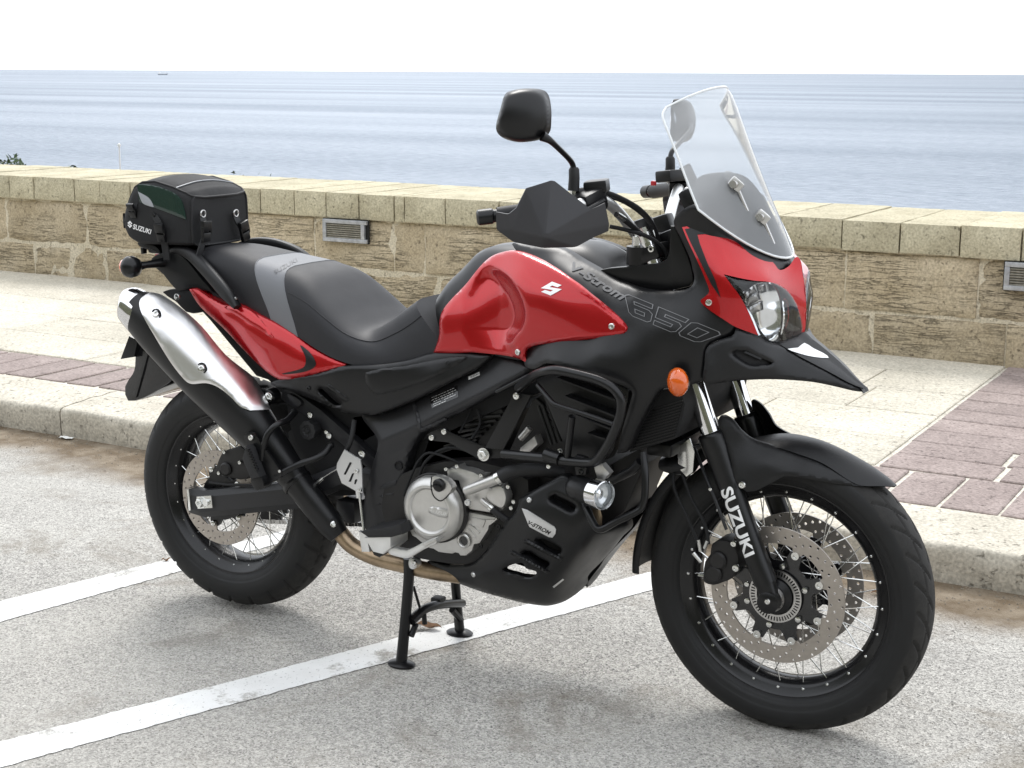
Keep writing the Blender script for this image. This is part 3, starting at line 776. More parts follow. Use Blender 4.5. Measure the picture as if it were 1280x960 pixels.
def wheel(C, rot, kind):
    front = kind == 'front'
    if front:
        prof = [(.046, .2525), (.0425, .2535), (.040, .250), (.040, .243), (.036, .238), (.032, .226), (.026, .217), (.014, .209), (0, .208)]
        back = [(0, .222), (.020, .226), (.030, .240), (.037, .2525)]
    else:
        prof = [(.064, .227), (.060, .2285), (.057, .2255), (.056, .217), (.050, .211), (.044, .203), (.036, .193), (.018, .184), (0, .183)]
        back = [(0, .196), (.030, .202), (.046, .216), (.055, .2275)]
    full = [(-a, b) for a, b in prof]+[(a, b) for a, b in reversed(prof[:-1])]+[(a, b) for a, b in reversed(back)]+[(-a, b) for a, b in back[1:]]
    bm = BM(); lathe(bm, full, seg=96, closed=True); fixn(bm)
    w = make('wheel', bm, 'rim', moto, None, True, 30); w.location = Vector(C)-LO; w.rotation_euler = (0, 0, rot)
    w['label'] = 'spoked front wheel with twin drilled discs' if front else 'spoked rear wheel with single drilled disc'
    def sub(name, bm, m, angle=35, fix=True):
        if fix: fixn(bm)
        return make(name, bm, m, w, None, True, angle)
    def treadmat(r):
        o = w.children[-1]; me = o.data; me.materials.append(MATS['tread'])
        for p in me.polygons:
            if math.hypot(p.center.x, p.center.z)+.004*mn.noise(p.center*30) > r: p.material_index = 1
    if front:
        tp = [(-.037, .243), (-.047, .252), (-.054, .270), (-.0565, .285), (-.052, .303), (-.038, .3185), (-.02, .3255), (0, .328)]
        tp += [(-a, b) for a, b in reversed(tp[:-1])]; sub('tyre', tyre_mesh(tp, .328, .11, groove_front, 900), 'rubber', 60); treadmat(.303 if front else .292)
    else:
        tp = [(-.052, .218), (-.064, .226), (-.072, .243), (-.0755, .262), (-.071, .284), (-.055, .303), (-.03, .316), (0, .321)]
        tp += [(-a, b) for a, b in reversed(tp[:-1])]; sub('tyre', tyre_mesh(tp, .321, .15, groove_rear, 900), 'rubber', 60); treadmat(.303 if front else .292)
    bm = BM()
    hp = [(-.062, 0), (-.062, .022), (-.05, .026), (-.046, .05), (-.038, .052), (-.034, .034), (0, .03), (.034, .034), (.038, .052), (.046, .05), (.05, .026), (.062, .022), (.062, 0)]
    if not front: hp = [(a*1.1, b*1.15) for a, b in hp]
    lathe(bm, hp, seg=40); sub('hub', bm, 'satin')
    n = 48; rh = .05 if front else .058; yh = .042 if front else .046; rr = .2125 if front else .188; yr = .022 if front else .030
    for k in range(n):
        side = -1 if k % 2 == 0 else 1; a = 2*math.pi*k/n; sw = (1 if (k//2) % 2 == 0 else -1)*R_(78)
        p0 = Vector((rh*math.cos(a-sw), side*yh, rh*math.sin(a-sw))); p1 = Vector((rr*math.cos(a), side*yr, rr*math.sin(a))); d = (p0-p1).normalized()
        bm = BM(); tube(bm, [p0, p1-d*.012], .0014, 6)
        # nipple head on the rim shoulder
        u = Vector((math.cos(a), 0, math.sin(a))); hq = u*(rr+.0145)+Vector((0, side*(yr+.0105), 0)); nn = (Vector((0, side, 0))-u*.45).normalized(); tube(bm, [hq-nn*.005, hq+nn*.0012, hq+nn*.0026], [.0034, .0034, .002], 8)
        make('spoke', bm, 'zinc', w, None, True, 40)
    if front:
        hs = hole_pattern(.155, .118, 40)
        for s in (-1, 1):
            d = disc_mesh(.155, .118, hs, .0034, .005, 8, .098); bmesh.ops.translate(d, verts=d.verts, vec=(0, s*.0637, 0)); sub('brake_disc', d, 'disc' if s < 0 else 'disc_shaded', 30, False)
            bm = star(8, .080, .110, .040, .006, .42, math.pi/8, s*.0625); sub('disc_carrier', bm, 'gloss_black', 30)
            for k in range(8):
                t = 2*math.pi*k/8+math.pi/8; bm = BM(); lathe(bm, [(-.002, .0), (-.002, .0042), (-.0055, .0048), (-.0055, .0088), (.004, .0092)], (.1055*math.cos(t), s*.0665, .1055*math.sin(t)), seg=16); 
                if s > 0: bmesh.ops.scale(bm, vec=(1, -1, 1), verts=bm.verts, space=Matrix.Translation((0, -s*.0665, 0)))
                sub('disc_bobbin', bm, 'zinc')
            for k in range(6):
                t = 2*math.pi*k/6+.35; bm = BM(); lathe(bm, [(-.010, 0), (-.010, .0035), (-.009, .0065), (-.002, .007)], (.070*math.cos(t), s*.0645, .070*math.sin(t)), seg=12)
                if s > 0: bmesh.ops.scale(bm, vec=(1, -1, 1), verts=bm.verts, space=Matrix.Translation((0, -s*.0645, 0)))
                sub('disc_bolt', bm, 'zinc')
        bm = BM(); m = 50
        for k in range(m):   # ABS tone ring: bars between slots
            t0 = 2*math.pi*(k-.27)/m; t1 = 2*math.pi*(k+.27)/m
            q = [(.047, t0), (.047, t1), (.0575, t1), (.0575, t0)]
            prism(bm, [(a*math.cos(t), -.074, a*math.sin(t)) for a, t in q], (0, .003, 0))
        for r0, r1 in ((.043, .0475), (.057, .0605)): lathe(bm, [(-.0745, r0), (-.0745, r1), (-.0705, r1), (-.0705, r0)], seg=60, closed=True)
        sub('abs_ring', bm, 'steel', 30)
        bm = BM(); lathe(bm, [(-.10, 0), (-.10, .022), (-.085, .028), (-.078, .040), (-.06, .042)], seg=32); sub('hub_cap', bm, 'satin')
        bm = BM(); lathe(bm, [(-.1005, .0225), (-.103, .0235), (-.1035, .027), (-.10, .0285), (-.092, .0285)], seg=32); sub('bearing_ring', bm, 'steel')
    else:
        d = disc_mesh(.130, .094, hole_pattern(.130, .096, 34), .0034, .005, 5, .072); bmesh.ops.translate(d, verts=d.verts, vec=(0, -.088, 0)); sub('brake_disc', d, 'disc', 30, False)
        bm = star(5, .062, .086, .035, .010, .5, math.pi/5, -.082); sub('disc_carrier', bm, 'satin', 30)
        for k in range(5):
            t = 2*math.pi*k/5+math.pi/5; bm = BM(); lathe(bm, [(-.008, 0), (-.008, .004), (-.006, .0075), (0, .0085)], (.079*math.cos(t), -.0885, .079*math.sin(t)), seg=12); sub('disc_bolt', bm, 'zinc')
        bm = star(45, .108, .116, .075, .008, .35, 0, .088); sub('sprocket', bm, 'satin', 30)
        bm = BM(); lathe(bm, [(.045, .06), (.05, .075), (.08, .078), (.085, .06)], seg=40); sub('sprocket_carrier', bm, 'satin')
    return w
CR = Vector((0, 0, .3289)); CF = Vector((1.5595, 0, .327))
wheel(CF, -.019, 'front'); wheel(CR, 0, 'rear')

# --- fork legs
fa, fb, fc = P(869, 483, -.105), P(888.5, 543, -.105), P(957, 728, -.105)
ftop = fa+(fa-fb).normalized()*.33
for s in (1, -1):
    sg = lambda v: Vector((v.x, v.y*s, v.z))
    bm = BM(); tube(bm, [sg(ftop), sg(fb+(fc-fb)*.05)], .0215, 28); tb = part('fork_tube', bm, 'chrome')
    d = (fc-fb)
    bm = BM(); tube(bm, [sg(fb+d*t) for t in (-.012, .0, .02, .10, .13, .5, .86, .90, 1.0)], [.026, .0295, .0295, .0292, .0278, .0262, .0255, .0265, .0258], 32)
    lg = part('fork_leg', bm, 'satin', angle=45)
    bm = BM(); ax = sg(Vector((CF.x, -.105, CF.z)))
    tube(bm, [sg(fb+d*.96), sg(fc+(Vector((CF.x, -.105, CF.z))-fc)*.5), ax], [.024, .022, .021], 20)
    lathe(bm, [(-.026, .0), (-.026, .016), (-.022, .024), (.022, .024), (.026, .012)], ax, seg=28); part('axle_clamp', bm, 'satin')
    if s == 1: leg_r = lg; clamp_r = bpy.data.objects[-1] if False else None
bolt(959.5, 752, -.133, .0065, 'zinc'); 
bm = BM(); tube(bm, [(CF.x, -.125, CF.z), (CF.x, .13, CF.z)], .010, 16); part('axle', bm, 'steel')
# yokes
d = (ftop-fa).normalized()
for k, nm in ((.02, 'lower_yoke'), (.30, 'upper_yoke')):
    c = fa+d*k; bm = BM(); box(bm, (c.x-.012, 0, c.z), (.075, .262, .034), Euler((0, -R_(24), 0)).to_matrix(), bev=.010); part(nm, bm, 'satin')
for s in (-1, 1):
    bm = BM(); c = ftop; tube(bm, [Vector((c.x, s*.105, c.z)), Vector((c.x, s*.105, c.z))+d*.022], .019, 20); tube(bm, [Vector((c.x, s*.105, c.z))+d*.02, Vector((c.x, s*.105, c.z))+d*.034], .009, 6); part('fork_cap', bm, 'zinc')
# --- front mudguard
out = T((780, 460), 3.2, [(395, 188), (378, 205), (378, 240), (400, 290), (430, 380), (442, 450), (490, 495), (530, 490), (600, 455), (650, 433), (750, 445), (860, 465), (960, 473), (935, 465), (870, 425), (800, 387), (700, 347), (600, 312), (515, 284), (470, 250), (432, 205)])
yf = TPS([(903, 519, -.100), (905, 551, -.112), (914, 579, -.118), (933, 614, -.116), (968, 602, -.095), (983, 595, -.088), (1049, 605, -.064), (1080, 607, -.052), (927, 538, -.094), (939, 547, -.081), (967, 557, -.065), (999, 568, -.057), (1030, 580, -.053), (960, 580, -.094), (1010, 588, -.075)])
bm = BM(); panel(bm, out, yf, 3.5, (4, .004), .006, corner=(6, 12)); fend = part('front_mudguard', bm, 'plastic_tex', fix=False)
mirrored(fend, moto)
st = [((900, 574), -.080, (912, 557)), ((932, 562), -.074, (948, 546)), ((967, 559), -.064, (986, 542.5)), ((999, 568), -.057, (1024, 549)), ((1030, 580), -.053, (1055, 561.6)), ((1070, 605), -.054, (1086, 579)), ((1100, 607.5), -.032, (1111, 596)), ((1119, 607.5), -.006, (1122, 605.5))]
rows = []
for (a, ya, b) in st:
    e, c = P(*a, ya), P(*b, .012); row = []
    for k in range(-8, 9):
        t = abs(k)/8; q = c.lerp(Vector((e.x, 0, e.z)), t**2.2); row.append(Vector((c.x+(e.x-c.x)*t**1.6, (1 if k > 0 else -1)*-ya*t, q.z)))
    rows.append(row)
rows = list(zip(*[[Vector(a) for a in cr(c, 5)] for c in zip(*[[tuple(p) for p in r] for r in rows])]))
bm = BM(); grid(bm, rows); fixn(bm); bmesh.ops.solidify(bm, geom=bm.faces[:], thickness=.003); ftopg = part('mudguard_crown', bm, 'plastic_tex', fend)
bm = BM(); pr = [(-.060, .338), (-.058, .352), (-.045, .361), (0, .365), (.045, .361), (.058, .352), (.060, .338)]
lathe(bm, [tuple(a) for a in cr(pr, 3)], CF, seg=40, a0=R_(122), a1=R_(182)); fixn(bm); bmesh.ops.solidify(bm, geom=bm.faces[:], thickness=.003); part('rear_mudflap', bm, 'plastic_tex', fend)
bolt(928, 606, -.124, .008, 'zinc', moto); bolt(888, 611.5, -.14, .004, 'zinc', moto)
# --- front brake calipers and hoses
for s in (1, -1):
    bm = BM(); o = T((860, 640), 4.8, [(95, 425), (88, 380), (98, 300), (130, 255), (140, 195), (200, 168), (262, 190), (300, 260), (300, 330), (262, 400), (205, 425), (150, 442)])
    plate(bm, o, -.098, .062, .006, 2)
    for (cx, cy) in ((182, 290), (155, 370)):
        q = P(860+cx/4.8, 640+cy/4.8, -.10); lathe(bm, [(-.008, 0), (-.008, .016), (-.004, .020), (.02, .021)], q, seg=24)
    if s < 0: bmesh.ops.scale(bm, vec=(1, -1, 1), verts=bm.verts)
    part('brake_caliper', bm, 'cork')
for (a, b, r) in ((288, 335, .0085), (275, 190, .0072), (355, 432, .006)): bolt(860+a/4.8, 640+b/4.8, -.108, r, 'zinc')
for (a, b, c, e) in ((30, 245, 78, 300), (62, 165, 75, 235), (118, 170, 100, 215), (60, 375, 92, 380)):
    bm = BM(); tube(bm, [P(860+a/4.8, 640+b/4.8, -.115), P(860+c/4.8, 640+e/4.8, -.11)], .0042, 10); part('banjo_fitting', bm, 'zinc')
for pts in ([(852, 545, -.06), (846, 572, -.075), (842, 607, -.10), (858, 644, -.115), (872, 678, -.115)], [(860, 548, -.06), (850, 575, -.08), (862, 618, -.10), (881, 655, -.112), (886, 680, -.112)], [(868, 560, -.07), (880, 590, -.10), (893, 622, -.125), (908, 662, -.128)]):
    bm = BM(); tube(bm, [P(*p) for p in pts], .0037, 10, 8); part('brake_hose', bm, 'deep' if len(pts) > 4 else 'frame')

# --- swingarm, axle hardware, chain
for s in (1, -1):
    bm = BM(); xs = P(235, 611, -.135).x
    def zline(px, py): q = P(px, py, -.135); return q.x, q.z
    (x0, zt0), (x1, zt1) = zline(234, 611), zline(345, 605); (x2, zb0), (x3, zb1) = zline(240, 645), zline(360, 635)
    xe = .60; tt = (xe-x0)/(x1-x0); zt = zt0+(zt1-zt0)*tt; tb_ = (xe-x2)/(x3-x2); zb = zb0+(zb1-zb0)*tb_
    def sec(x, a, b, yo, yi):
        h = a-b; return [(x, yo+.008, a), (x, yo, a-h*.22), (x, yo, a-h*.78), (x, yo+.008, b), (x, yi-.004, b), (x, yi, b+.006), (x, yi, a-.006), (x, yi-.004, a)]
    rows = [sec(x0-.004, zt0, zb0+.004, -.133, -.100), sec(x0+.05, zt0, zb0, -.135, -.100), sec(.28, zt0+(zt-zt0)*.5+.004, zb0+(zb-zb0)*.5-.004, -.132, -.095), sec(.42, zt+.006, zb-.006, -.122, -.085), sec(xe, zt+.004, zb-.004, -.105, -.07)]
    V = grid(bm, rows, closed_v=True); bm.faces.new(V[0]); bm.faces.new(list(reversed(V[-1])))
    if s < 0: bmesh.ops.scale(bm, vec=(1, -1, 1), verts=bm.verts)
    part('swingarm', bm, 'frame', angle=20)
bm = BM(); box(bm, (.415, 0, .352), (.06, .19, .06), bev=.012); part('swingarm_bridge', bm, 'frame')
bm = BM(); plate(bm, T((160, 520), 4, [(342, 403), (415, 398), (422, 460), (348, 464)]), -.1415, .008, .001); adj = part('axle_plate', bm, 'zinc')
bolt(251.5, 628, -.142, .013, 'zinc', me=NUT, name='axle_nut')
bm = BM(); plate(bm, T((160, 520), 4, [(292, 366), (303, 366), (314, 472), (303, 474)]), -.138, .034, .001); part('swingarm_end_cap', bm, 'zinc')
bm = BM(); tube(bm, [(0, -.15, .3289), (0, .14, .3289)], .009, 14); part('axle', bm, 'zinc')
# chain: two runs of separate links round the sprocket
bm = BM()
cz = .3289; r0 = .111; path = []
for k in range(26): a = math.pi/2+math.pi*k/25; path.append(Vector((r0*math.cos(a), .088, cz+r0*math.sin(a))))
pt = [Vector((.60, .088, cz+.055))]+path+[Vector((.60, .088, cz-.035))]
acc = []
for a, b in zip(pt, pt[1:]):
    n = max(1, int((b-a).length/.0159))
    for k in range(n): acc.append((a.lerp(b, (k+.5)/n), (b-a).normalized()))
for i, (c, d) in enumerate(acc):
    rot = Matrix((d, Vector((0, 1, 0)), d.cross(Vector((0, 1, 0))))).transposed()
    for yy in (-.006, .006): box(bm, c+Vector((0, yy*(1 if i % 2 else .7), 0)), (.0165, .0018, .0115), rot)
    box(bm, c, (.007, .013, .008), rot)
part('chain', bm, 'steel', fix=False, smooth=False)['kind'] = 'stuff'
bm = BM(); plate(bm, [(255, 598), (300, 585), (420, 606), (440, 618), (420, 622), (300, 604)], .075, .03, .003); part('chain_guard', bm, 'plastic')
# rear caliper on the swingarm
bm = BM(); o = T((160, 520), 4, [(440, 250), (470, 180), (520, 165), (560, 150), (600, 190), (640, 230), (620, 300), (560, 320), (470, 300), (420, 290)])
plate(bm, o, -.112, .05, .006, 2); q = P(160+490/4, 520+265/4, -.115); lathe(bm, [(-.006, 0), (-.006, .014), (-.002, .018), (.02, .019)], q, seg=20); part('rear_caliper', bm, 'cork')
for a, b in ((560, 232), (455, 285), (482, 180)): bolt(160+a/4, 520+b/4, -.118, .0055, 'zinc')
bm = BM(); tube(bm, [P(262, 603, -.13), P(290, 606, -.135), P(330, 604, -.135), P(352, 590, -.13)], .0033, 8, 6); part('brake_hose', bm, 'deep')
# --- exhaust
ms = [(171, 386, 26), (199, 410, 32.5), (255.5, 466.5, 35), (308, 522, 31), (336, 556, 25), (373, 604, 18.5), (395, 632, 18), (413, 655, 17), (424, 669, 13)]
ycl = [-.205, -.205, -.20, -.19, -.18, -.165, -.16, -.155, -.15]
bm = BM(); rl = [(P(a, b, y), r*W(a, b, y), r*W(a, b, y)*.86) for (a, b, r), y in zip(ms, ycl)]
ringloft(bm, rl, 40, 8, power=2.25); muf = part('exhaust_silencer', bm, 'plastic', angle=50)
bm = BM(); ec = [(P(158, 378, -.205), .030, .027), (P(160, 378.5, -.205), .042, .038), (P(164, 381, -.205), .049, .044), (P(176, 391, -.205), .056, .050), (P(184, 397, -.205), .059, .0515)]
ringloft(bm, ec, 40, 4, power=2.25); part('end_cap', bm, 'chrome', muf, angle=50)
mt = bvh(muf)
def onsurf(tree, lift, dflt=-.2):
    def f(q):
        o = []
        last = dflt
        for a, b in np.atleast_2d(q)[:, :2]:
            h = hit(tree, a, b); last = h[0].y-lift if h else last; o.append(last)
        return np.array(o)
    return f
cov = T((140, 360), 4, [(188, 22), (148, 48), (136, 80), (150, 130), (215, 245), (295, 375), (365, 462), (400, 480), (470, 476), (530, 496), (590, 542), (640, 592), (690, 612), (785, 607), (770, 570), (722, 478), (690, 438), (560, 335), (440, 192), (330, 95), (240, 35)])
def tpssurf(tree, outline, lift, lam=2e-3, step=9):
    q = np.array([p[:2] for p in outline], float); x0, y0 = q.min(0); x1, y1 = q.max(0)
    g = np.array([(a, b) for a in np.arange(x0, x1, step) for b in np.arange(y0, y1, step)]); g = g[inside(q, g)]; g = g[segdist(q, g) > 5]; c = []
    for a, b in g:
        h = hit(tree, a, b)
        if h and abs(h[1].dot(Vector(ray(a, b)).normalized())) > .25: c.append((a, b, h[0].y-lift))
    if len(c) < 6:
        for a, b in q:
            h = hit(tree, a, b)
            if h: c.append((a, b, h[0].y-lift))
    return TPS(c, lam)
bm = BM(); panel(bm, cov, tpssurf(mt, cov, .006), 4, (5, .004), .006, corner=(0, 12, 13)); cv = part('heat_shield', bm, 'silver_cover', muf, fix=False)
ct = bvh(muf, cv)
for a, b in ((220, 132), (448, 402)):
    h = hit(ct, 140+a/4, 360+b/4); bm = BM(); lathe(bm, [(.004, .0145), (-.001, .0145), (-.001, .0115), (.002, .0115)], h[0], seg=24); part('grommet', bm, 'deep', muf); sbolt(ct, 140+a/4, 360+b/4, .009, 'zinc')
bm = BM(); tube(bm, [P(372, 588, -.205), P(400, 625, -.2)], .001, 4); bm.free()
h = hit(mt, 417, 655); bm = BM(); lathe(bm, [(.004, .014), (-.002, .014), (-.003, .010), (.001, .010)], h[0], seg=24); part('grommet', bm, 'deep', muf); sbolt(mt, 417, 655, .009, 'zinc')
# lower heat shield seam ring
bm = BM(); q = rl[5]; ringloft(bm, [(P(369, 599, -.165), .0405, .035), (P(371, 602, -.165), .0415, .036), (P(373, 604.5, -.165), .0405, .035)], 32, 3, power=2.25); part('shield_clamp', bm, 'satin', muf)
# header pipe running under the engine
bm = BM(); tube(bm, [P(424, 664, -.13), P(440, 682, -.125), P(470, 697, -.12), P(505, 706, -.115), P(540, 714, -.11), P(600, 722, -.10), P(680, 730, -.08)], .021, 20, 6); part('exhaust_pipe', bm, 'header')
bm = BM(); lathe(bm, [(-.012, 0), (-.012, .007), (-.010, .0135), (.0, .0145), (.01, .0145)], P(518, 703.5, -.135), seg=24); part('pivot_collar', bm, 'alloy_bright'); bolt(518, 703.5, -.147, .007, 'zinc')
# --- centre stand
fl, fr_ = Vector((.622, -.152, 0)), Vector((.635, .104, 0))
tr_, tl_ = P(511, 722, -.135), P(569, 724, .085)
cs = BM(); tube(cs, [tr_+Vector((0, 0, .05)), tr_, tr_.lerp(fl, .55), fl+Vector((.0, 0, .012))], [.0135, .0135, .0135, .0145], 16, 4); stand = part('centre_stand', cs, 'satin')
cs = BM(); tube(cs, [tl_+Vector((0, 0, .06)), tl_, tl_.lerp(fr_, .5), fr_+Vector((0, 0, .012))], [.0125, .0125, .0125, .0135], 16, 4); part('stand_leg', cs, 'satin', stand)
cs = BM(); tube(cs, [P(514, 776, -.14), P(530, 762, -.09), P(548, 756, -.03), P(578, 754, .10)], [.013, .012, .0115, .011], 14, 5); part('stand_crossbar', cs, 'satin', stand)
cs = BM(); tube(cs, [P(514, 795, -.145), P(520, 780, -.12)], .008, 10); part('stand_gusset', cs, 'satin', stand)
cs = BM(); tube(cs, [P(576, 775, .10), P(565, 762, .06)], .009, 10); part('stand_gusset', cs, 'satin', stand)
for f, nm in ((fl, 0), (fr_, 1)):
    cs = BM(); lathe(cs, [(0, .0), (0, .030), (.006, .033), (.010, .028), (.014, .016), (.018, 0)], (f.x, f.y, .0), 'Z', 24); bmesh.ops.scale(cs, vec=(1.15, .85, 1), verts=cs.verts, space=Matrix.Translation(-f)); part('stand_foot', cs, 'satin', stand)
cs = BM(); q = P(548, 749, -.02); box(cs, q, (.03, .03, .014), bev=.005); part('stand_rest', cs, 'grip', stand)
cs = BM(); tube(cs, [P(517, 733, -.11), P(524, 757, -.10), P(530, 775, -.10)], .0035, 8, 4); tube(cs, [P(530, 768, -.1), P(531, 780, -.1)], .0065, 8); part('stand_spring', cs, 'satin', stand)

# ================================================================== MOTORCYCLE: body
def clear_mat(name, tint, glare, rough=.02, ior=1.5):
    m = bpy.data.materials.new(name); m.use_nodes = True; nt = m.node_tree; nt.nodes.clear(); K = nt.links.new
    o = N(nt, 'ShaderNodeOutputMaterial'); t = N(nt, 'ShaderNodeBsdfTransparent'); t.inputs[0].default_value = (*tint, 1)
    g = N(nt, 'ShaderNodeBsdfGlossy'); g.inputs['Roughness'].default_value = rough; d = N(nt, 'ShaderNodeBsdfDiffuse'); d.inputs[0].default_value = (.9, .92, .94, 1)
    tl = N(nt, 'ShaderNodeBsdfTranslucent'); tl.inputs[0].default_value = (.9, .92, .94, 1)
    dd = N(nt, 'ShaderNodeMixShader'); dd.inputs[0].default_value = .6; K(d.outputs[0], dd.inputs[1]); K(tl.outputs[0], dd.inputs[2])
    f = N(nt, 'ShaderNodeFresnel'); f.inputs[0].default_value = ior
    a = N(nt, 'ShaderNodeMixShader'); a.inputs[0].default_value = glare; K(t.outputs[0], a.inputs[1]); K(dd.outputs[0], a.inputs[2])
    b = N(nt, 'ShaderNodeMixShader'); K(f.outputs[0], b.inputs[0]); K(a.outputs[0], b.inputs[1]); K(g.outputs[0], b.inputs[2]); K(b.outputs[0], o.inputs[0]); MATS[name] = m
clear_mat('screen', (.93, .95, .96), .36); clear_mat('lens', (.95, .96, .97), .02); clear_mat('bag_vinyl', (.1, .2, .16), .0)  # screen whitened: sky glare put in as a diffuse white layer
def pl(name, px, Y, th, m, bev=.002, n=0, parent=None, corner=None, angle=35):
    bm = BM(); plate(bm, px, Y, th, bev, n, 2, corner); return part(name, bm, m, parent, angle)
def tb(name, pts, r, m, n=6, seg=14, parent=None):
    bm = BM(); tube(bm, [P(*p) if len(p) == 3 and not isinstance(p, Vector) else p for p in pts], r, seg, n); return part(name, bm, m, parent)
def loft(bm, st, nk=10, ey=.5, ez=.85, n=5, caps=True, ytop=.04):
    """symmetric body from right-hand lower edge (px,py,-w) and crown (px,py) traced per station"""
    rows = []
    for b, t in st:
        e, c = P(*b), P(t[0], t[1], t[2] if len(t) > 2 else ytop); half = []
        for k in range(nk+1):
            a = math.pi/2*k/nk; s, cc = math.sin(a), max(0, math.cos(a)); half.append((e.x+(c.x-e.x)*s, e.y*cc**ey, e.z+(c.z-e.z)*s**ez))
        rows.append(half+[(x, -y, z) for x, y, z in reversed(half[:-1])])
    R2 = [cr(c, n) for c in zip(*rows)]; rows = [[Vector(p) for p in r] for r in zip(*R2)]
    V = grid(bm, rows)
    if caps:
        for r in (V[0], V[-1]):
            try: bm.faces.new(r)
            except ValueError: pass
        nb = len(V[0])
        for i in range(len(V)-1):
            bm.faces.new([V[i][0], V[i+1][0], V[i+1][nb-1], V[i][nb-1]])
    return rows
# --- dark mass inside the machine (battery box, airbox, inner frame)
pl('inner_box', [(470, 470), (560, 452), (640, 460), (650, 500), (560, 540), (500, 560), (470, 540)], -.11, .22, 'deep', .004)
pl('subframe_box', [(262, 362), (300, 385), (400, 440), (470, 470), (470, 545), (440, 560), (400, 520), (350, 490), (300, 440)], -.10, .20, 'deep', .004)
pl('tail_tray', [(215, 318), (262, 330), (300, 385), (350, 480), (320, 470), (262, 400), (225, 360)], -.09, .18, 'plastic', .004)
# --- fuel tank core
bm = BM(); loft(bm, [((558, 440, -.115), (570, 362)), ((568, 440, -.125), (583, 345)), ((590, 442, -.13), (600, 328)), ((620, 445, -.135), (618, 310)), ((650, 450, -.145), (640, 302)), ((690, 450, -.15), (690, 300)), ((730, 445, -.15), (742, 299)), ((770, 440, -.14), (768, 309)), ((800, 430, -.13), (786, 325)), ((806, 425, -.12), (792, 345))], ytop=.03, ey=.62)
tank = part('fuel_tank', bm, 'plastic', angle=60)
A_ = (540, 280)
red_o = T(A_, 4, [(8, 643), (34, 565), (38, 480), (58, 424), (110, 362), (170, 300), (235, 218), (290, 166), (350, 140), (405, 134), (470, 150), (560, 190), (640, 235), (720, 290), (800, 355), (880, 420), (940, 470), (976, 512), (974, 538), (950, 556), (880, 567), (780, 577), (650, 590), (560, 600), (500, 612), (472, 632), (466, 660), (476, 697), (440, 676), (380, 660), (300, 650), (200, 642), (100, 646)])
red_b = TPS([(545, 440, -.150), (549, 420, -.150), (553, 392, -.142), (580, 360, -.126), (603, 332, -.122), (628, 315, -.122), (641, 314, -.134), (670, 322, -.158), (700, 342, -.190), (720, 372, -.218), (750, 394, -.230), (782, 409, -.238), (735, 416, -.234), (690, 424, -.220), (655, 438, -.196), (660, 453, -.192), (600, 440, -.166), (600, 385, -.162), (640, 390, -.198), (680, 365, -.212), (650, 340, -.178), (700, 395, -.226)], 1.5e-3)
ARC = np.array(T(A_, 4, [(165, 315), (195, 262), (240, 217), (275, 205), (300, 205), (340, 222), (380, 250), (412, 288), (440, 330), (462, 380), (475, 430), (476, 468), (470, 500), (455, 537), (430, 570), (420, 600)]))
REC = np.concatenate([ARC, [[640, 445], [535, 450], [530, 390]]])
def red_f(q):
    q = np.atleast_2d(q)[:, :2]; b = red_b(q); ins = inside(REC, q); d = np.full(len(q), 1e9)
    for a, c in zip(ARC, ARC[1:]):
        e = c-a; t = np.clip(((q-a)@e)/(e@e), 0, 1); d = np.minimum(d, np.linalg.norm(q-(a+t[:, None]*e), axis=1))
    x = np.clip(np.where(ins, d, -d)/20+.08, 0, 1); fade = np.clip((q[:, 0]-578)/45, 0, 1)*np.clip((446-q[:, 1])/35, 0, 1)
    return b+.034*x*x*(3-2*x)*fade
bm = BM(); panel(bm, red_o, red_f, 3.2, (6, .007), .016, corner=(0, 27)); redp = part('tank_panel', bm, 'red', fix=False, angle=40, label='glossy red tank side panel'); mirrored(redp, moto)
rt = bvh(redp)
for a, b in ((900, 512), (431, 640)): sbolt(rt, 540+a/4, 280+b/4, .0075, 'zinc')
emb = [[(0, .60), (.55, 1), (1, .68), (.80, .56), (.55, .72), (.42, .62), (1, .40), (.45, 0), (0, .32), (.20, .44), (.45, .28), (.58, .38)]]
decal('emblem', emb, [(677, 370), (703, 369), (676, 354), (702, 351)], rt, 'alloy_bright', redp, LO, .0015)
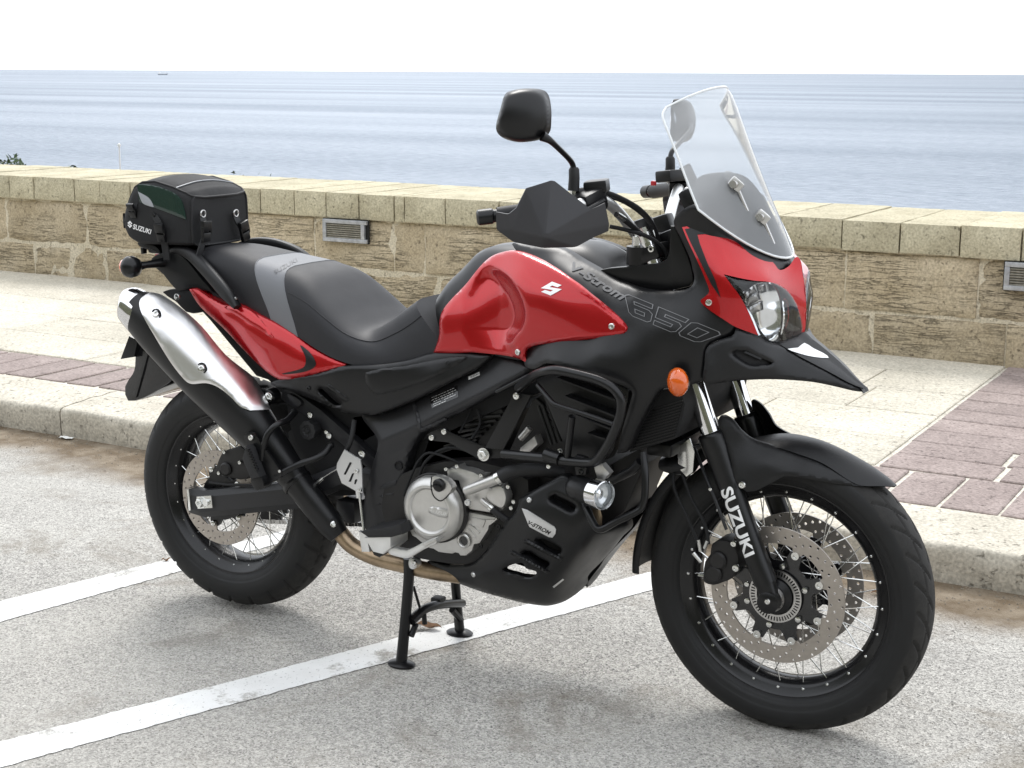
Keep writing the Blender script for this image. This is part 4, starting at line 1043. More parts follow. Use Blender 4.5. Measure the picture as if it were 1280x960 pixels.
# --- side fairing
fo = [(640, 305), (664, 308), (700, 310), (727, 325), (752, 339), (775, 352), (800, 361), (820, 364), (848, 363.5), (864, 358), (868, 348), (866, 338), (862, 322), (850, 296), (842, 277), (853, 263), (870, 256), (893, 272), (921, 290), (946, 307), (969, 321), (985, 327), (984, 334), (974, 340), (955, 352), (930, 362), (905, 358), (925, 395), (946, 420), (920, 411), (917, 418), (901, 424), (886, 431), (882, 440), (882, 460), (878, 476), (850, 484), (826, 487), (812, 507), (797, 536), (786, 563), (771, 567), (778, 537), (788, 502), (789, 488), (770, 479), (735, 468), (700, 458), (683, 454), (668, 461), (656, 457), (657, 440), (672, 420), (700, 400), (690, 370), (665, 335)]
ff = TPS([(640, 305, -.105), (664, 309, -.118), (700, 311, -.115), (727, 325, -.128), (752, 339, -.142), (775, 352, -.156), (820, 364, -.178), (864, 358, -.182), (866, 338, -.176), (850, 296, -.176), (842, 277, -.170), (870, 256, -.192), (893, 272, -.166), (921, 290, -.126), (946, 307, -.09), (969, 321, -.05), (985, 327, -.012), (690, 330, -.160), (715, 345, -.185), (740, 370, -.208), (784, 410, -.232), (735, 424, -.225), (680, 425, -.20), (657, 440, -.178), (665, 335, -.150), (700, 375, -.200), (720, 400, -.215), (830, 400, -.230), (790, 375, -.205), (876, 380, -.197), (905, 400, -.186), (948, 419, -.132), (910, 350, -.175), (960, 352, -.112), (880, 440, -.214), (850, 440, -.232), (830, 470, -.236), (800, 450, -.250), (750, 440, -.252), (700, 445, -.236), (690, 456, -.238), (740, 468, -.258), (862, 478, -.222), (815, 500, -.238), (786, 562, -.212), (789, 490, -.254), (772, 565, -.218), (780, 535, -.235)], 2e-4)
bm = BM(); panel(bm, fo, ff, 3.6, (5, .005), .02, corner=(28, 29, 41)); fair = part('side_fairing', bm, 'plastic', fix=False, angle=45); mirrored(fair, moto)
ft = bvh(fair)
decal('lettering', textmesh('V-Strom', .03, .3, 0, 1.02), [(713, 338), (777, 377), (716, 327), (785, 367.5)], ft, 'print_grey', fair, LO, .0016)
def ribbon(bm, loop, w_):
    n = len(loop); A = [np.array(p, float) for p in loop]; I = []; O = []
    for k in range(n):
        d0 = A[k]-A[k-1]; d1 = A[(k+1) % n]-A[k]; d0 /= np.linalg.norm(d0); d1 /= np.linalg.norm(d1)
        m = np.array([-d0[1]-d1[1], d0[0]+d1[0]]); m /= max(.5, m@m/2)**.5*max(1e-6, np.linalg.norm(m))/np.linalg.norm(m) if False else np.linalg.norm(m); sc_ = w_/max(.45, abs(m@np.array([-d0[1], d0[0]])))
        I.append(A[k]+m*sc_*.5); O.append(A[k]-m*sc_*.5)
    iv = [bm.verts.new((*p, 0)) for p in I]; ov = [bm.verts.new((*p, 0)) for p in O]
    for k in range(n): bm.faces.new([iv[k], iv[(k+1) % n], ov[(k+1) % n], ov[k]])
d6 = [[(.15, 0), (.85, 0), (1, .12), (1, .5), (.85, .62), (.30, .62), (.30, .76), (.95, .76), (.95, 1), (.15, 1), (0, .88), (0, .12)], [(.30, .22), (.70, .22), (.70, .40), (.30, .40)]]
d5 = [[(0, 0), (.85, 0), (1, .12), (1, .5), (.85, .62), (.30, .62), (.30, .76), (1, .76), (1, 1), (0, 1), (0, .40), (.70, .40), (.70, .24), (0, .24)]]
d0_ = [[(.15, 0), (.85, 0), (1, .12), (1, .88), (.85, 1), (.15, 1), (0, .88), (0, .12)], [(.30, .24), (.70, .24), (.70, .76), (.30, .76)]]
bm = BM()
for i_, dg_ in enumerate((d6, d5, d0_)):
    for lp_ in dg_:
        fine = []
        for a, b in zip(lp_, lp_[1:]+lp_[:1]): fine += [(a[0]+(b[0]-a[0])*t/3+i_*1.14, a[1]+(b[1]-a[1])*t/3) for t in range(3)]
        ribbon(bm, fine, .034)
bm650 = bpy.data.meshes.new('digits'); bm.to_mesh(bm650); bm.free()
decal('lettering', bm650, [(787, 394), (872, 429), (780, 366), (905, 417)], ft, 'print_line', fair, LO, .0016)
# --- recess below the instruments, cockpit walls
pl('cockpit_side', [(747, 338), (785, 333), (826, 328), (836, 318), (838, 282), (846, 290), (860, 322), (866, 345), (862, 358), (820, 364), (780, 352)], -.135, .02, 'plastic', .004, 2)
pl('cockpit_side', [(747, 338), (785, 333), (826, 328), (836, 318), (838, 282), (846, 290), (860, 322), (866, 345), (862, 358), (820, 364), (780, 352)], .115, .02, 'plastic', .004, 2)
# --- red nose with headlamps
B_ = (820, 230); k8 = 3.557
no = T(B_, k8, [(116, 192), (180, 184), (262, 198), (345, 232), (430, 285), (520, 348), (550, 382), (590, 366), (622, 325), (643, 340), (652, 400), (664, 470), (669, 560), (664, 640), (650, 705), (638, 700), (648, 640), (640, 590), (622, 535), (588, 484), (545, 453), (500, 435), (440, 430), (372, 418), (301, 401), (335, 448), (372, 497), (405, 557), (432, 617), (455, 673), (355, 636), (300, 602), (240, 562), (198, 523), (216, 502), (236, 478), (222, 430), (178, 330), (140, 250)])
nf = TPS([(853, 284, -.186), (870, 292, -.184), (876, 376, -.206), (905, 343, -.190), (913, 297, -.140), (938, 310, -.106), (966, 328, -.066), (989, 326, -.012), (1001, 326, 0), (1004, 343, 0), (1006, 362, 0), (1008, 387, 0), (1007, 410, 0), (1003, 427, -.004), (986, 365, -.055), (961, 351, -.124), (933, 385, -.172), (948, 418, -.142), (904, 399, -.196), (944, 350, -.150), (1000, 396, -.016), (966, 340, -.090), (890, 340, -.196), (930, 325, -.140), (885, 310, -.184), (995, 345, -.02)], 2e-4)
bm = BM(); panel(bm, no, nf, 3., None, 0, corner=(0, 14, 15, 24, 29)); nose = part('nose_panel', bm, 'red', fix=False, angle=45, label='glossy red nose panel around the headlamps'); mirrored(nose, moto)
ntr = bvh(nose)
strip = [[(128, 200), (175, 193), (258, 206), (340, 236), (420, 285), (330, 242), (245, 220), (184, 224), (194, 262), (228, 350), (264, 430), (288, 508), (245, 445), (200, 352), (150, 252)]]
def pxpoly(o, s, pts): return [(o[0]+a/s, o[1]+b/s) for a, b in pts]
def skin(name, pts, tree, lift, m, parent, step=3, roll=(2, .001), skirt=.002, lam=1e-3, n=3, corner=None):
    bm = BM(); panel(bm, pts, tpssurf(tree, pts, lift, lam, 5), step, roll, skirt, n=n, corner=corner); return part(name, bm, m, parent, fix=False, angle=45)
bm = BM(); panel(bm, pxpoly(B_, k8, strip[0]), lambda q: nf(q)-.0012, 2.5, None, 0, n=0); part('black_stripe', bm, 'plastic', nose, fix=False)
sbolt(ntr, 820+235/k8, 230+527/k8, .0075, 'zinc')
lens_o = T(B_, k8, [(303, 403), (370, 419), (440, 432), (500, 436), (545, 454), (588, 485), (622, 536), (641, 590), (648, 640), (638, 702), (630, 726), (575, 722), (535, 713), (490, 697), (456, 672), (432, 615), (405, 555), (371, 495), (335, 447)])
lf = TPS([(905, 343, -.188), (944, 351, -.152), (961, 352, -.128), (986, 366, -.060), (1000, 396, -.022), (1002, 410, -.018), (997, 434, -.018), (982, 433, -.068), (958, 426, -.122), (948, 418, -.140), (941, 402, -.160), (925, 370, -.178), (962, 388, -.138), (983, 395, -.080), (945, 375, -.160)], 2e-4)
lamp = BM(); panel(lamp, lens_o, lambda q: lf(q)+.045, 4, None, .02); lp = part('headlamp', lamp, 'deep', fix=False); lpL = mirrored(lp, moto)
bm = BM(); panel(bm, lens_o, lf, 3, (3, .003), .01, corner=(0,)); gl = part('lens', bm, 'lens', lp, fix=False); mirrored(gl, lpL)
ref = T(B_, k8, [(395, 520), (410, 470), (450, 442), (490, 437), (528, 462), (548, 512), (556, 580), (552, 650), (543, 705), (500, 692), (458, 640), (420, 580)])
c0 = np.array(ref).mean(0)
def bowl(q): d = np.linalg.norm((q[:, :2]-c0)/np.array([24., 40.]), axis=1); return lf(q)+.010+.030*np.clip(1-d*d, 0, 1)
bm = BM(); panel(bm, ref, bowl, 2.5, None, .01); rf = part('reflector', bm, 'reflector', lp, fix=False); mirrored(rf, lpL)
for qd in ([(385, 480), (430, 455), (445, 480), (402, 510)], [(402, 515), (452, 485), (462, 515), (412, 540)], [(412, 548), (470, 520), (474, 560), (425, 580)], [(450, 450), (482, 446), (488, 480), (460, 490)]):
    bm = BM(); panel(bm, T(B_, k8, qd), lambda q: bowl(q)-.006, 2.5, (2, .003), .006, n=0); part('reflector_facet', bm, 'steel', lp, fix=False, angle=20)
bm = BM(); panel(bm, T(B_, k8, [(562, 515), (578, 520), (585, 580), (572, 650), (552, 708), (545, 704), (560, 640), (566, 580)]), lambda q: lf(q)+.012, 2.5, (2, .003), .012); part('lamp_divider', bm, 'reflector', lp, fix=False)
# --- beak
bo = T(B_, k8, [(355, 640), (455, 674), (490, 699), (535, 715), (575, 724)])+[(990, 440), (1000, 446), (1020, 456.5), (1040, 467), (1060, 478), (1074, 484), (1081, 485.5), (1083, 490)]+T(B_, k8, [(880, 920), (800, 901), (700, 881), (600, 872), (500, 868), (400, 872), (330, 878), (215, 886), (216, 800), (220, 745), (240, 714), (290, 690), (342, 672)])
bf = TPS([(920, 410, -.180), (882, 439, -.218), (881, 476, -.226), (885, 460, -.222), (913, 477, -.196), (961, 474, -.142), (1017, 477, -.088), (1067, 489, -.03), (1083, 488, -.003), (948, 420, -.144), (982, 434, -.090), (1000, 446, -.080), (1020, 456, -.066), (1040, 467, -.050), (1060, 478, -.031), (930, 445, -.182), (960, 450, -.146), (1000, 462, -.094), (1040, 480, -.058)], 3e-4)
vent = T(B_, k8, [(338, 752), (395, 740), (440, 762), (515, 796), (455, 808), (400, 800)])
bm = BM(); panel(bm, bo, bf, 3.2, (5, .006), .018, holes=[vent], corner=(0, 4, 11, 12)); beak = part('beak', bm, 'plastic_tex', fix=False, angle=45); mirrored(beak, moto)
bm = BM(); panel(bm, [(a-(a-940)*-.15, b-(b-448)*-.3) for a, b in vent], lambda q: bf(q)+.014, 4, None, 0); part('vent_backing', bm, 'deep', beak, fix=False)
bm = BM(); panel(bm, T(B_, k8, [(398, 742), (470, 775), (466, 782), (392, 750)]), lambda q: bf(q)+.003, 3, (1.5, .002), .008, n=0); part('vent_fin', bm, 'plastic', beak, fix=False)
bs_ = [(940, 424, -.10), (972, 430, -.096), (990, 440, -.084), (1000, 446, -.080), (1020, 456.5, -.066), (1040, 467, -.050), (1060, 478, -.031), (1074, 484, -.016), (1080.5, 485.5, -.008)]
rows = []
for q in cr(bs_, 4):
    e = P(*q); wd = abs(e.y); rows.append([Vector((e.x+wd*.18*(1-u*u), wd*u, e.z+.0005+wd*(.10*(1-u*u)+.10*max(0, 1-abs(u)*3.2)))) for u in [k/10 for k in range(-10, 11)]])
bm = BM(); grid(bm, rows); fixn(bm)
for f in bm.faces:
    f.normal_update()
    if f.normal.z < 0: f.normal_flip()
btop = part('beak_top', bm, 'plastic_tex', beak, fix=False, angle=30)
bm = BM(); panel(bm, T(B_, k8, [(585, 733), (632, 727), (660, 706), (700, 730), (745, 752), (768, 773), (700, 768), (640, 754)]), tpssurf(bvh(btop), T(B_, k8, [(585, 733), (632, 722), (660, 716), (700, 733), (745, 752), (768, 773), (700, 768), (640, 754)]), .003, 1e-4, 3), 3, (2.5, .002), 0, n=2); part('beak_pale_patch', bm, 'alloy_bright', beak, fix=False)  # pale triangular skin laid on the beak top
# --- front indicators
for s in (1, -1):
    c = P(847, 478, -.262); c.y *= s; bm = BM()
    pf = [(-.022, 0), (-.0215, .008), (-.018, .018), (-.010, .0265), (0, .030), (.004, .030)]
    lathe(bm, [(a*s, b) for a, b in pf], c, seg=28); bmesh.ops.scale(bm, vec=(.82, 1, 1.02), verts=bm.verts, space=Matrix.Translation(-c))
    for v in bm.verts: v.co.x += (c.y-v.co.y)*s*.35
    ind = part('indicator', bm, 'orange', angle=50, label='orange front turn signal')
    bm = BM(); lathe(bm, [(.0045*s, .0), (.0045*s, .029), (.014*s, .027), (.022*s, .016), (.06*s, .013)], c, seg=24); bmesh.ops.scale(bm, vec=(.82, 1, 1.0), verts=bm.verts, space=Matrix.Translation(-c)); part('indicator_stalk', bm, 'plastic', ind)
# --- louvres, radiator and shroud
lo_ = [(668, 470), (683, 456), (720, 466), (760, 477), (786, 489), (780, 515), (772, 545), (760, 574), (735, 576), (715, 572), (700, 545), (686, 510)]
pl('louvre_panel', lo_, -.19, .03, 'plastic', .003, 2)
for a in ([(560, 185), (985, 345), (985, 362), (570, 202)], [(615, 318), (980, 460), (980, 478), (640, 340)], [(690, 452), (965, 560), (960, 575), (700, 470)], [(780, 588), (935, 636), (930, 652), (800, 606)]):
    bm = BM(); plate(bm, T((600, 440), 5.82, a), -.226, .034, .0015); part('louvre', bm, 'plastic')
pl('radiator_shroud', [(826, 487), (850, 484), (856, 506), (852, 528), (842, 549), (786, 566), (797, 537), (812, 508)], -.185, .37, 'deep', .003)
bm = BM()
for k in range(13):
    t = k/12; a = (814-29*t, 512+50*t); b = (853-10*t, 500+46*t); plate(bm, [(a[0], a[1]), (b[0], b[1]), (b[0], b[1]+1.6), (a[0], a[1]+1.6)], -.1885, .006, 0)
o = part('radiator_fin', bm, 'satin', fix=False); o['kind'] = 'stuff'
bm = BM(); q = P(835, 575, -.05); box(bm, (q.x+.02, 0, .64), (.06, .30, .03), bev=.008); part('oil_cooler_guard', bm, 'satin')
bm = BM(); ringloft(bm, [(P(832, 578, -.06), .018, .04), (P(845, 578, -.06), .026, .045), (P(866, 580, -.06), .022, .04)], 16, 3); part('horn', bm, 'plastic')
pl('horn_bracket', [(846, 560), (862, 548), (868, 565), (866, 590), (858, 596), (848, 585)], -.10, .004, 'zinc', .001)
# --- windscreen
rowsE = [(873, 262, -.202), (864, 240, -.198), (850, 203, -.190), (838, 172, -.182), (830, 152, -.174), (828.5, 142, -.166), (833, 134, -.150)]
rowsC = [(988, 322, 0), (978, 296, 0), (957, 245, 0), (936, 190, 0), (921, 146, 0), (910, 118, 0), (904, 108.5, 0)]
rows = []
for e, c in zip(rowsE, rowsC):
    e, c = P(*e), P(*c); rows.append([Vector((c.x+(e.x-c.x)*abs(u)**1.75, abs(e.y)*u, c.z+(e.z-c.z)*abs(u)**2.1)) for u in [k/10 for k in range(-10, 11)]])
rows = [[Vector(p) for p in r] for r in zip(*[cr([tuple(p) for p in c], 4) for c in zip(*rows)])]
bm = BM(); grid(bm, rows); fixn(bm); scr = part('windscreen', bm, 'screen', fix=False, angle=0)
mat('screen_edge', (.75, .77, .78), .15, spec=.6)
edge = [r[0] for r in rows]+rows[-1][1:-1]+[r[-1] for r in reversed(rows)]+list(reversed(rows[0][1:-1]))
bm = BM(); tube(bm, edge, .0026, 6, 0, closed=True); part('screen_edge', bm, 'screen_edge', scr)
# instrument cowl and screen brackets seen through the screen
ic = [(871, 262), (868, 240), (873, 222), (895, 216), (925, 220), (945, 240), (965, 275), (984, 322), (968, 319), (945, 305), (920, 288), (893, 271)]
icf = TPS([(871, 262, -.185), (868, 240, -.16), (873, 222, -.10), (895, 216, -.04), (925, 220, .03), (945, 240, .04), (965, 275, .03), (984, 322, 0), (945, 305, -.085), (920, 288, -.12), (893, 271, -.16), (910, 250, -.07), (940, 275, -.04)])
bm = BM(); panel(bm, ic, icf, 4, (3, .004), .02); cow = part('instrument_cowl', bm, 'plastic', fix=False); mirrored(cow, moto)
for (a, b, y) in ((920, 230, -.09), (953, 271, -.05)):
    q = P(a, b, y); bm = BM(); box(bm, q, (.03, .028, .022), Euler((0, .7, .4)).to_matrix(), bev=.005); br = part('screen_bracket', bm, 'alloy'); bm = BM(); lathe(bm, [(-.018, 0), (-.018, .008), (-.01, .010), (.0, .010)], q, seg=16); part('bracket_bolt', bm, 'steel', br)
    tb('screen_rail', [(a+2, b+6, y), (a+14, b+34, y+.01)], .004, 'steel', 0)
bm = BM(); q = P(880, 252, 0.02); box(bm, q, (.035, .17, .07), Euler((0, -.5, 0)).to_matrix(), bev=.012); dash = part('instrument_panel', bm, 'plastic')
tb('screen_rail', [(856, 245, .05), (858, 236, .05), (862, 240, .05), (866, 258, .05)], .004, 'steel')
# --- handlebar, switchgear, guards, mirrors
cl = P(802, 300, -.06)
hb = [Vector((cl.x, 0, cl.z)), cl, P(772, 264, -.15), P(757, 250, -.20), P(720, 256, -.28), P(660, 264, -.35), P(606, 271.5, -.405)]
hb[3] = P(750, 250, -.21)
full = [Vector((p.x, -p.y, p.z)) for p in reversed(hb[1:])]+hb
bm = BM(); tube(bm, full, .0125, 18, 7); part('handlebar', bm, 'alloy_bright')
def turn(bm, s):   # the far mirror is set at another angle
    if s < 0:
        c = P(678, 170, -.375); c.y = -c.y
        bmesh.ops.rotate(bm, verts=bm.verts, cent=c, matrix=Matrix.Rotation(R_(-33), 3, 'Z')); bmesh.ops.translate(bm, verts=bm.verts, vec=(0, 0, -.03))
for s in (1, -1):
    m_ = lambda v: Vector((v.x, v.y*s, v.z))
    bm = BM(); tube(bm, [m_(hb[4]), m_(hb[5]), m_(P(622, 269.5, -.39))], .0175, 18, 4); part('grip', bm, 'grip')
    bm = BM(); tube(bm, [m_(P(622, 269.5, -.39)), m_(P(617, 270, -.395)), m_(P(615, 270, -.397)), m_(P(598, 272, -.413)), m_(P(596, 272.2, -.415))], [.0135, .0135, .0165, .0165, .012], 18); be = part('bar_weight', bm, 'satin')
    bm = BM(); c = m_(P(738, 252, -.235)); box(bm, c, (.045, .065, .05), Euler((.3, 0, -.3*s)).to_matrix(), bev=.01); part('switchgear', bm, 'plastic')
    bm = BM(); c = m_(P(765, 292, -.10)); tube(bm, [m_(P(800, 316, -.105)), m_(P(800, 316, -.105))+Vector((0, 0, .001))], .01, 8); bm.free()
    # master cylinder / reservoir
    bm = BM(); c = m_(P(746, 233, -.20)); box(bm, c, (.05, .07, .028), Euler((0, -.12, .35*s)).to_matrix(), bev=.006); rs = part('brake_reservoir' if s == 1 else 'clutch_perch', bm, 'plastic')
    # levers
    bm = BM(); tube(bm, [m_(P(728, 250, -.23))+Vector((.05, 0, 0)), m_(P(690, 262, -.30))+Vector((.06, 0, -.005)), m_(P(640, 268, -.36))+Vector((.045, 0, -.01))], [.007, .006, .007], 10, 5); part('lever', bm, 'satin')
    # hand guard: faceted shell in front of the grip
    bm = BM(); O = (580, 90)
    kv = dict(a=(160, 700, -.425), b=(162, 788, -.42), c=(246, 790, -.405), d=(312, 606, -.395), g=(432, 541, -.36), g2=(455, 546, -.352), h2=(600, 660, -.31), h3=(640, 690, -.30), h=(705, 655, -.275), i=(726, 762, -.265), f=(402, 826, -.385), j=(396, 880, -.355), m=(246, 850, -.385), k=(560, 876, -.315), l=(650, 826, -.285), l2=(722, 795, -.262), t=(262, 680, -.405), t2=(222, 712, -.415))
    vv = {n_: bm.verts.new(m_(P(O[0]+x/4, O[1]+y/4, z))) for n_, (x, y, z) in kv.items()}
    for fc_ in ('a b c t2', 't2 c d t', 'd c f', 'd f g', 'g f g2', 'g2 f h2', 'h2 f h3', 'h3 f i h', 'b m c', 'c m j f', 'f j k', 'f k l', 'f l l2 i'):
        bm.faces.new([vv[x] for x in fc_.split()])
    bmesh.ops.recalc_face_normals(bm, faces=bm.faces)
    if sum(f.normal.x*f.calc_area() for f in bm.faces) < 0: bmesh.ops.reverse_faces(bm, faces=bm.faces)
    bmesh.ops.bevel(bm, geom=[e for e in bm.edges if len(e.link_faces) == 2 and e.calc_face_angle(0) > .2], offset=.004, segments=3, affect='EDGES', profile=.5)
    bmesh.ops.solidify(bm, geom=bm.faces[:], thickness=.004); hg = part('hand_guard', bm, 'guard', angle=25)
    # mirror
    mo = T(O, 4, [(205, 112), (250, 90), (320, 82), (385, 90), (413, 115), (427, 180), (427, 260), (420, 300), (393, 330), (340, 346), (270, 351), (200, 332), (166, 302), (161, 262), (180, 190)])
    mc = np.array(mo).mean(0)
    def dome(q): d = ((q[:, 0]-mc[0])/36)**2+((q[:, 1]-mc[1])/36)**2; return -.385+(q[:, 0]-mc[0])*.0012-.024*np.clip(1-d, 0, 1)**.6
    bm = BM(); panel(bm, mo, dome, 3, (7, .014), .008, mirror=s < 0); turn(bm, s); mr = part('mirror', bm, 'plastic', fix=False, angle=50)
    bm = BM(); panel(bm, [(mc[0]+(a-mc[0])*.95, mc[1]+(b-mc[1])*.95) for a, b in mo], lambda q: -.385+(q[:, 0]-mc[0])*.0012+.019, 5, None, .002, mirror=s < 0); turn(bm, s); part('mirror_glass', bm, 'chrome', mr, fix=False)
    bm = BM(); tube(bm, [m_(P(678, 170, -.375)), m_(P(688, 176, -.36)), m_(P(702, 189, -.31)), m_(P(714, 202, -.262)), m_(P(717.5, 213, -.25)), m_(P(718, 240, -.25))], [.011, .0072, .0062, .0062, .0062, .0062], 12, 5); part('mirror_stem', bm, 'satin', mr)
    bm = BM(); tube(bm, [m_(P(717.5, 209, -.25)), m_(P(717.5, 212, -.25)), m_(P(717.8, 222, -.25)), m_(P(717, 238, -.25))], [.0085, .0115, .0118, .0125], 14); part('mirror_boot', bm, 'grip', mr)
    bm = BM(); tube(bm, [m_(P(717, 238, -.25)), m_(P(717, 247, -.25))], .008, 6); part('stem_nut', bm, 'zinc', mr)
# left switchgear has a red kill switch visible behind the bar on the far side
bm = BM(); q = P(817, 229, .27); box(bm, q, (.012, .012, .012), bev=.003); part('switch', bm, 'red_line')
# cables across the cockpit
for pts, r in (([(722, 239, -.24), (745, 238, -.21), (770, 245, -.17), (800, 262, -.12), (818, 285, -.08), (826, 318, -.06)], .0052), ([(724, 249, -.24), (750, 246, -.2), (775, 250, -.16), (803, 268, -.11), (820, 292, -.07), (824, 325, -.05)], .0045), ([(762, 283, -.17), (785, 288, -.15), (812, 297, -.12), (830, 312, -.10), (834, 330, -.09)], .0045), ([(770, 268, -.2), (782, 276, -.17), (796, 288, -.13), (815, 305, -.10)], .006)):
    tb('control_cable', pts, r, 'deep')
tb('cable_boot', [(722, 240, -.245), (742, 238, -.215), (756, 241, -.195)], .0085, 'grip', 4)
tb('cable_ferrule', [(724, 249, -.242), (736, 248, -.225)], .0048, 'zinc', 0)
tb('cable_ferrule', [(771, 268, -.2), (780, 274, -.18)], .007, 'zinc', 0)
# top clamp and risers
bm = BM(); q = P(800, 318, -.105); lathe(bm, [(-.022, 0), (-.022, .030), (.018, .030), (.018, 0)], (q.x, q.y, q.z), 'Z', 24); part('upper_clamp', bm, 'satin')
pl('upper_clamp_arm', [(784, 322), (792, 312), (808, 308), (818, 310), (820, 318), (812, 326), (796, 334), (786, 334)], -.125, .25, 'satin', .006, 2)
bolt(814.5, 311, -.128, .008, 'zinc')
bm = BM(); q = P(798, 302, -.105); tube(bm, [q-Vector((0, 0, .02)), q+Vector((0, 0, .012))], .014, 18); tube(bm, [q+Vector((0, 0, .012)), q+Vector((0, 0, .026))], .008, 6); part('fork_adjuster', bm, 'zinc')
for s in (1, -1):
    q = P(806, 292, -.055); bm = BM(); box(bm, (q.x, q.y*s, q.z-.004), (.05, .038, .075), Euler((0, -.35, 0)).to_matrix(), bev=.009); ri = part('handlebar_riser', bm, 'satin')
bm = BM(); q = P(838, 302, -.04); box(bm, q, (.04, .03, .05), Euler((0, -.4, 0)).to_matrix(), bev=.008); part('ignition_switch', bm, 'satin')

# ================================================================== MOTORCYCLE: seat, tail, engine, bars
sst = [((256, 322, -.080), (262, 309)), ((260, 328, -.095), (272, 305)), ((275, 348, -.11), (292, 303)), ((298, 378, -.125), (322, 305.5)), ((340, 402, -.15), (362, 316)), ((372, 421, -.165), (402, 326)), ((398, 438, -.175), (430, 338)), ((422, 450, -.178), (455, 361)), ((450, 457, -.172), (480, 387)), ((490, 453, -.155), (501, 401.5)), ((522, 447, -.145), (522, 391)), ((544, 440, -.140), (540, 377)), ((552, 432, -.135), (555, 366))]
bm = BM(); srows = loft(bm, sst, 12, .42, .8, 6, False, .045); bm.free()
def seatpiece(name, i0, i1, m, close0=False, close1=False, puff=0.):
    r = srows[i0:i1+1]; bm = BM()
    V = grid(bm, r); n = len(V[0])
    for k, v in ((0, V[0]), (1, V[-1])): bm.faces.new(v)
    for i in range(len(V)-1): bm.faces.new([V[i][0], V[i+1][0], V[i+1][n-1], V[i][n-1]])
    return part(name, bm, m, angle=50)
seatpiece('passenger_seat', 0, 24, 'seat'); seatpiece('seat_band', 24, 30, 'seat_grey'); sr = seatpiece('rider_seat', 30, len(srows)-1, 'seat')
# piping along seams
for i in (24, 30):
    bm = BM(); tube(bm, [p+Vector((0, 0, .0003)) for p in srows[i]], .0013, 6); part('seam', bm, 'seat_grey', sr)
bm = BM(); rr = [r[5] for r in srows[31:]]; tube(bm, [Vector((p.x, p.y-.0005, p.z+.0005)) for p in rr], .0011, 6); part('seam', bm, 'seat', sr)
st_ = bvh(*[o for o in moto.children if o.name.startswith(('passenger_seat', 'seat_band'))])
decal('lettering', textmesh('SUZUKI', .0), [(344, 343), (372, 327), (342, 338.5), (370, 322.5)], st_, 'print_grey', sr, LO, .001)
# --- red tail panel and black stripe
C_ = (140, 360)
to = T(C_, 4, [(385, 6), (425, 0), (475, 34), (560, 75), (640, 80), (720, 120), (880, 205), (1000, 292), (1100, 345), (1168, 375), (1164, 396), (1118, 406), (1000, 436), (900, 456), (835, 457), (790, 432), (700, 352), (560, 205), (440, 92)])
tf = TPS([(236, 362, -.115), (246, 360, -.112), (280, 379, -.135), (320, 390, -.148), (360, 411, -.162), (390, 433, -.172), (430, 454, -.178), (420, 462, -.182), (365, 474, -.178), (345, 473, -.172), (315, 448, -.160), (280, 411, -.142), (250, 383, -.122), (340, 430, -.178), (310, 410, -.165), (375, 450, -.186), (280, 395, -.148)], 2e-4)
bm = BM(); panel(bm, to, tf, 3.2, (6, .007), .02, corner=(0, 9, 14)); tp_ = part('tail_panel', bm, 'red', fix=False, angle=45, label='glossy red tail side panel'); mirrored(tp_, moto)
bm = BM(); panel(bm, T(C_, 4, [(940, 285), (985, 318), (1014, 360), (1018, 388), (990, 410), (935, 425), (865, 432), (850, 428), (910, 415), (955, 398), (968, 375), (965, 340)]), lambda q: tf(q)-.0015, 2.5, (1, .0006), 0, n=3); part('black_stripe', bm, 'plastic', tp_, fix=False)
bm = BM(); panel(bm, T(C_, 4, [(560, 95), (640, 90), (720, 130), (800, 230), (830, 272), (760, 225), (640, 150)]), lambda q: tf(q)-.004, 3, (6, .005), .004, n=3); part('tail_crease', bm, 'red', tp_, fix=False)
# --- grab rails, rack, tail cowl
for s in (1,):
    m_ = lambda v: Vector((v.x, v.y*s, v.z))
    g = [(211, 318, -.085, 3.5), (222, 312.5, -.092, 5), (238, 318, -.105, 7), (254, 333, -.122, 8), (270, 351, -.138, 8.5), (285, 369, -.15, 8), (297, 384, -.155, 3.5)]
    bm = BM(); ringloft(bm, [(m_(P(a, b, y)), h*W(a, b, y), .013) for a, b, y, h in g], 20, 6, power=3.); part('grab_rail', bm, 'plastic_tex', angle=50)
g = [(290, 312, .09, 4), (312, 304, .12, 6), (335, 304, .14, 7), (356, 309, .15, 7), (376, 318, .155, 6.5), (394, 331, .155, 3)]
bm = BM(); ringloft(bm, [(P(a, b, y), h*W(a, b, y), .013) for a, b, y, h in g], 20, 6, power=3.); part('grab_rail', bm, 'plastic_tex', angle=50)
sbolt(bvh(*[o for o in moto.children if o.name.startswith('grab_rail')]), 295, 373, .0045, 'steel')
q0, q1 = P(172, 306, -.10), P(262, 306, -.10)
bm = BM(); box(bm, ((q0.x+q1.x)/2+.02, 0, .983), (q1.x-q0.x, .17, .022), bev=.008); part('luggage_rack', bm, 'plastic_tex')
pl('rack_edge', T((140, 200), 6.4, [(200, 662), (240, 652), (330, 680), (375, 720), (385, 755), (330, 735), (250, 708), (215, 690)]), -.10, .20, 'plastic_tex', .004, 2)
pl('rack_hook', T((140, 200), 6.4, [(226, 700), (250, 705), (250, 750), (232, 755)]), -.095, .014, 'satin', .002)
pl('tail_cowl', T((140, 200), 4, [(190, 505), (215, 475), (270, 462), (330, 470), (380, 510), (450, 600), (500, 660), (400, 640), (380, 648), (330, 655), (290, 620), (255, 575), (215, 540)]), -.105, .21, 'plastic', .006, 2)
pl('tail_hanger', T(C_, 4, [(250, 20), (330, 5), (400, 20), (450, 90), (430, 125), (370, 120), (320, 70)]), -.10, .06, 'deep', .003, 2)
bolt(222, 371, -.125, .009, 'zinc'); 
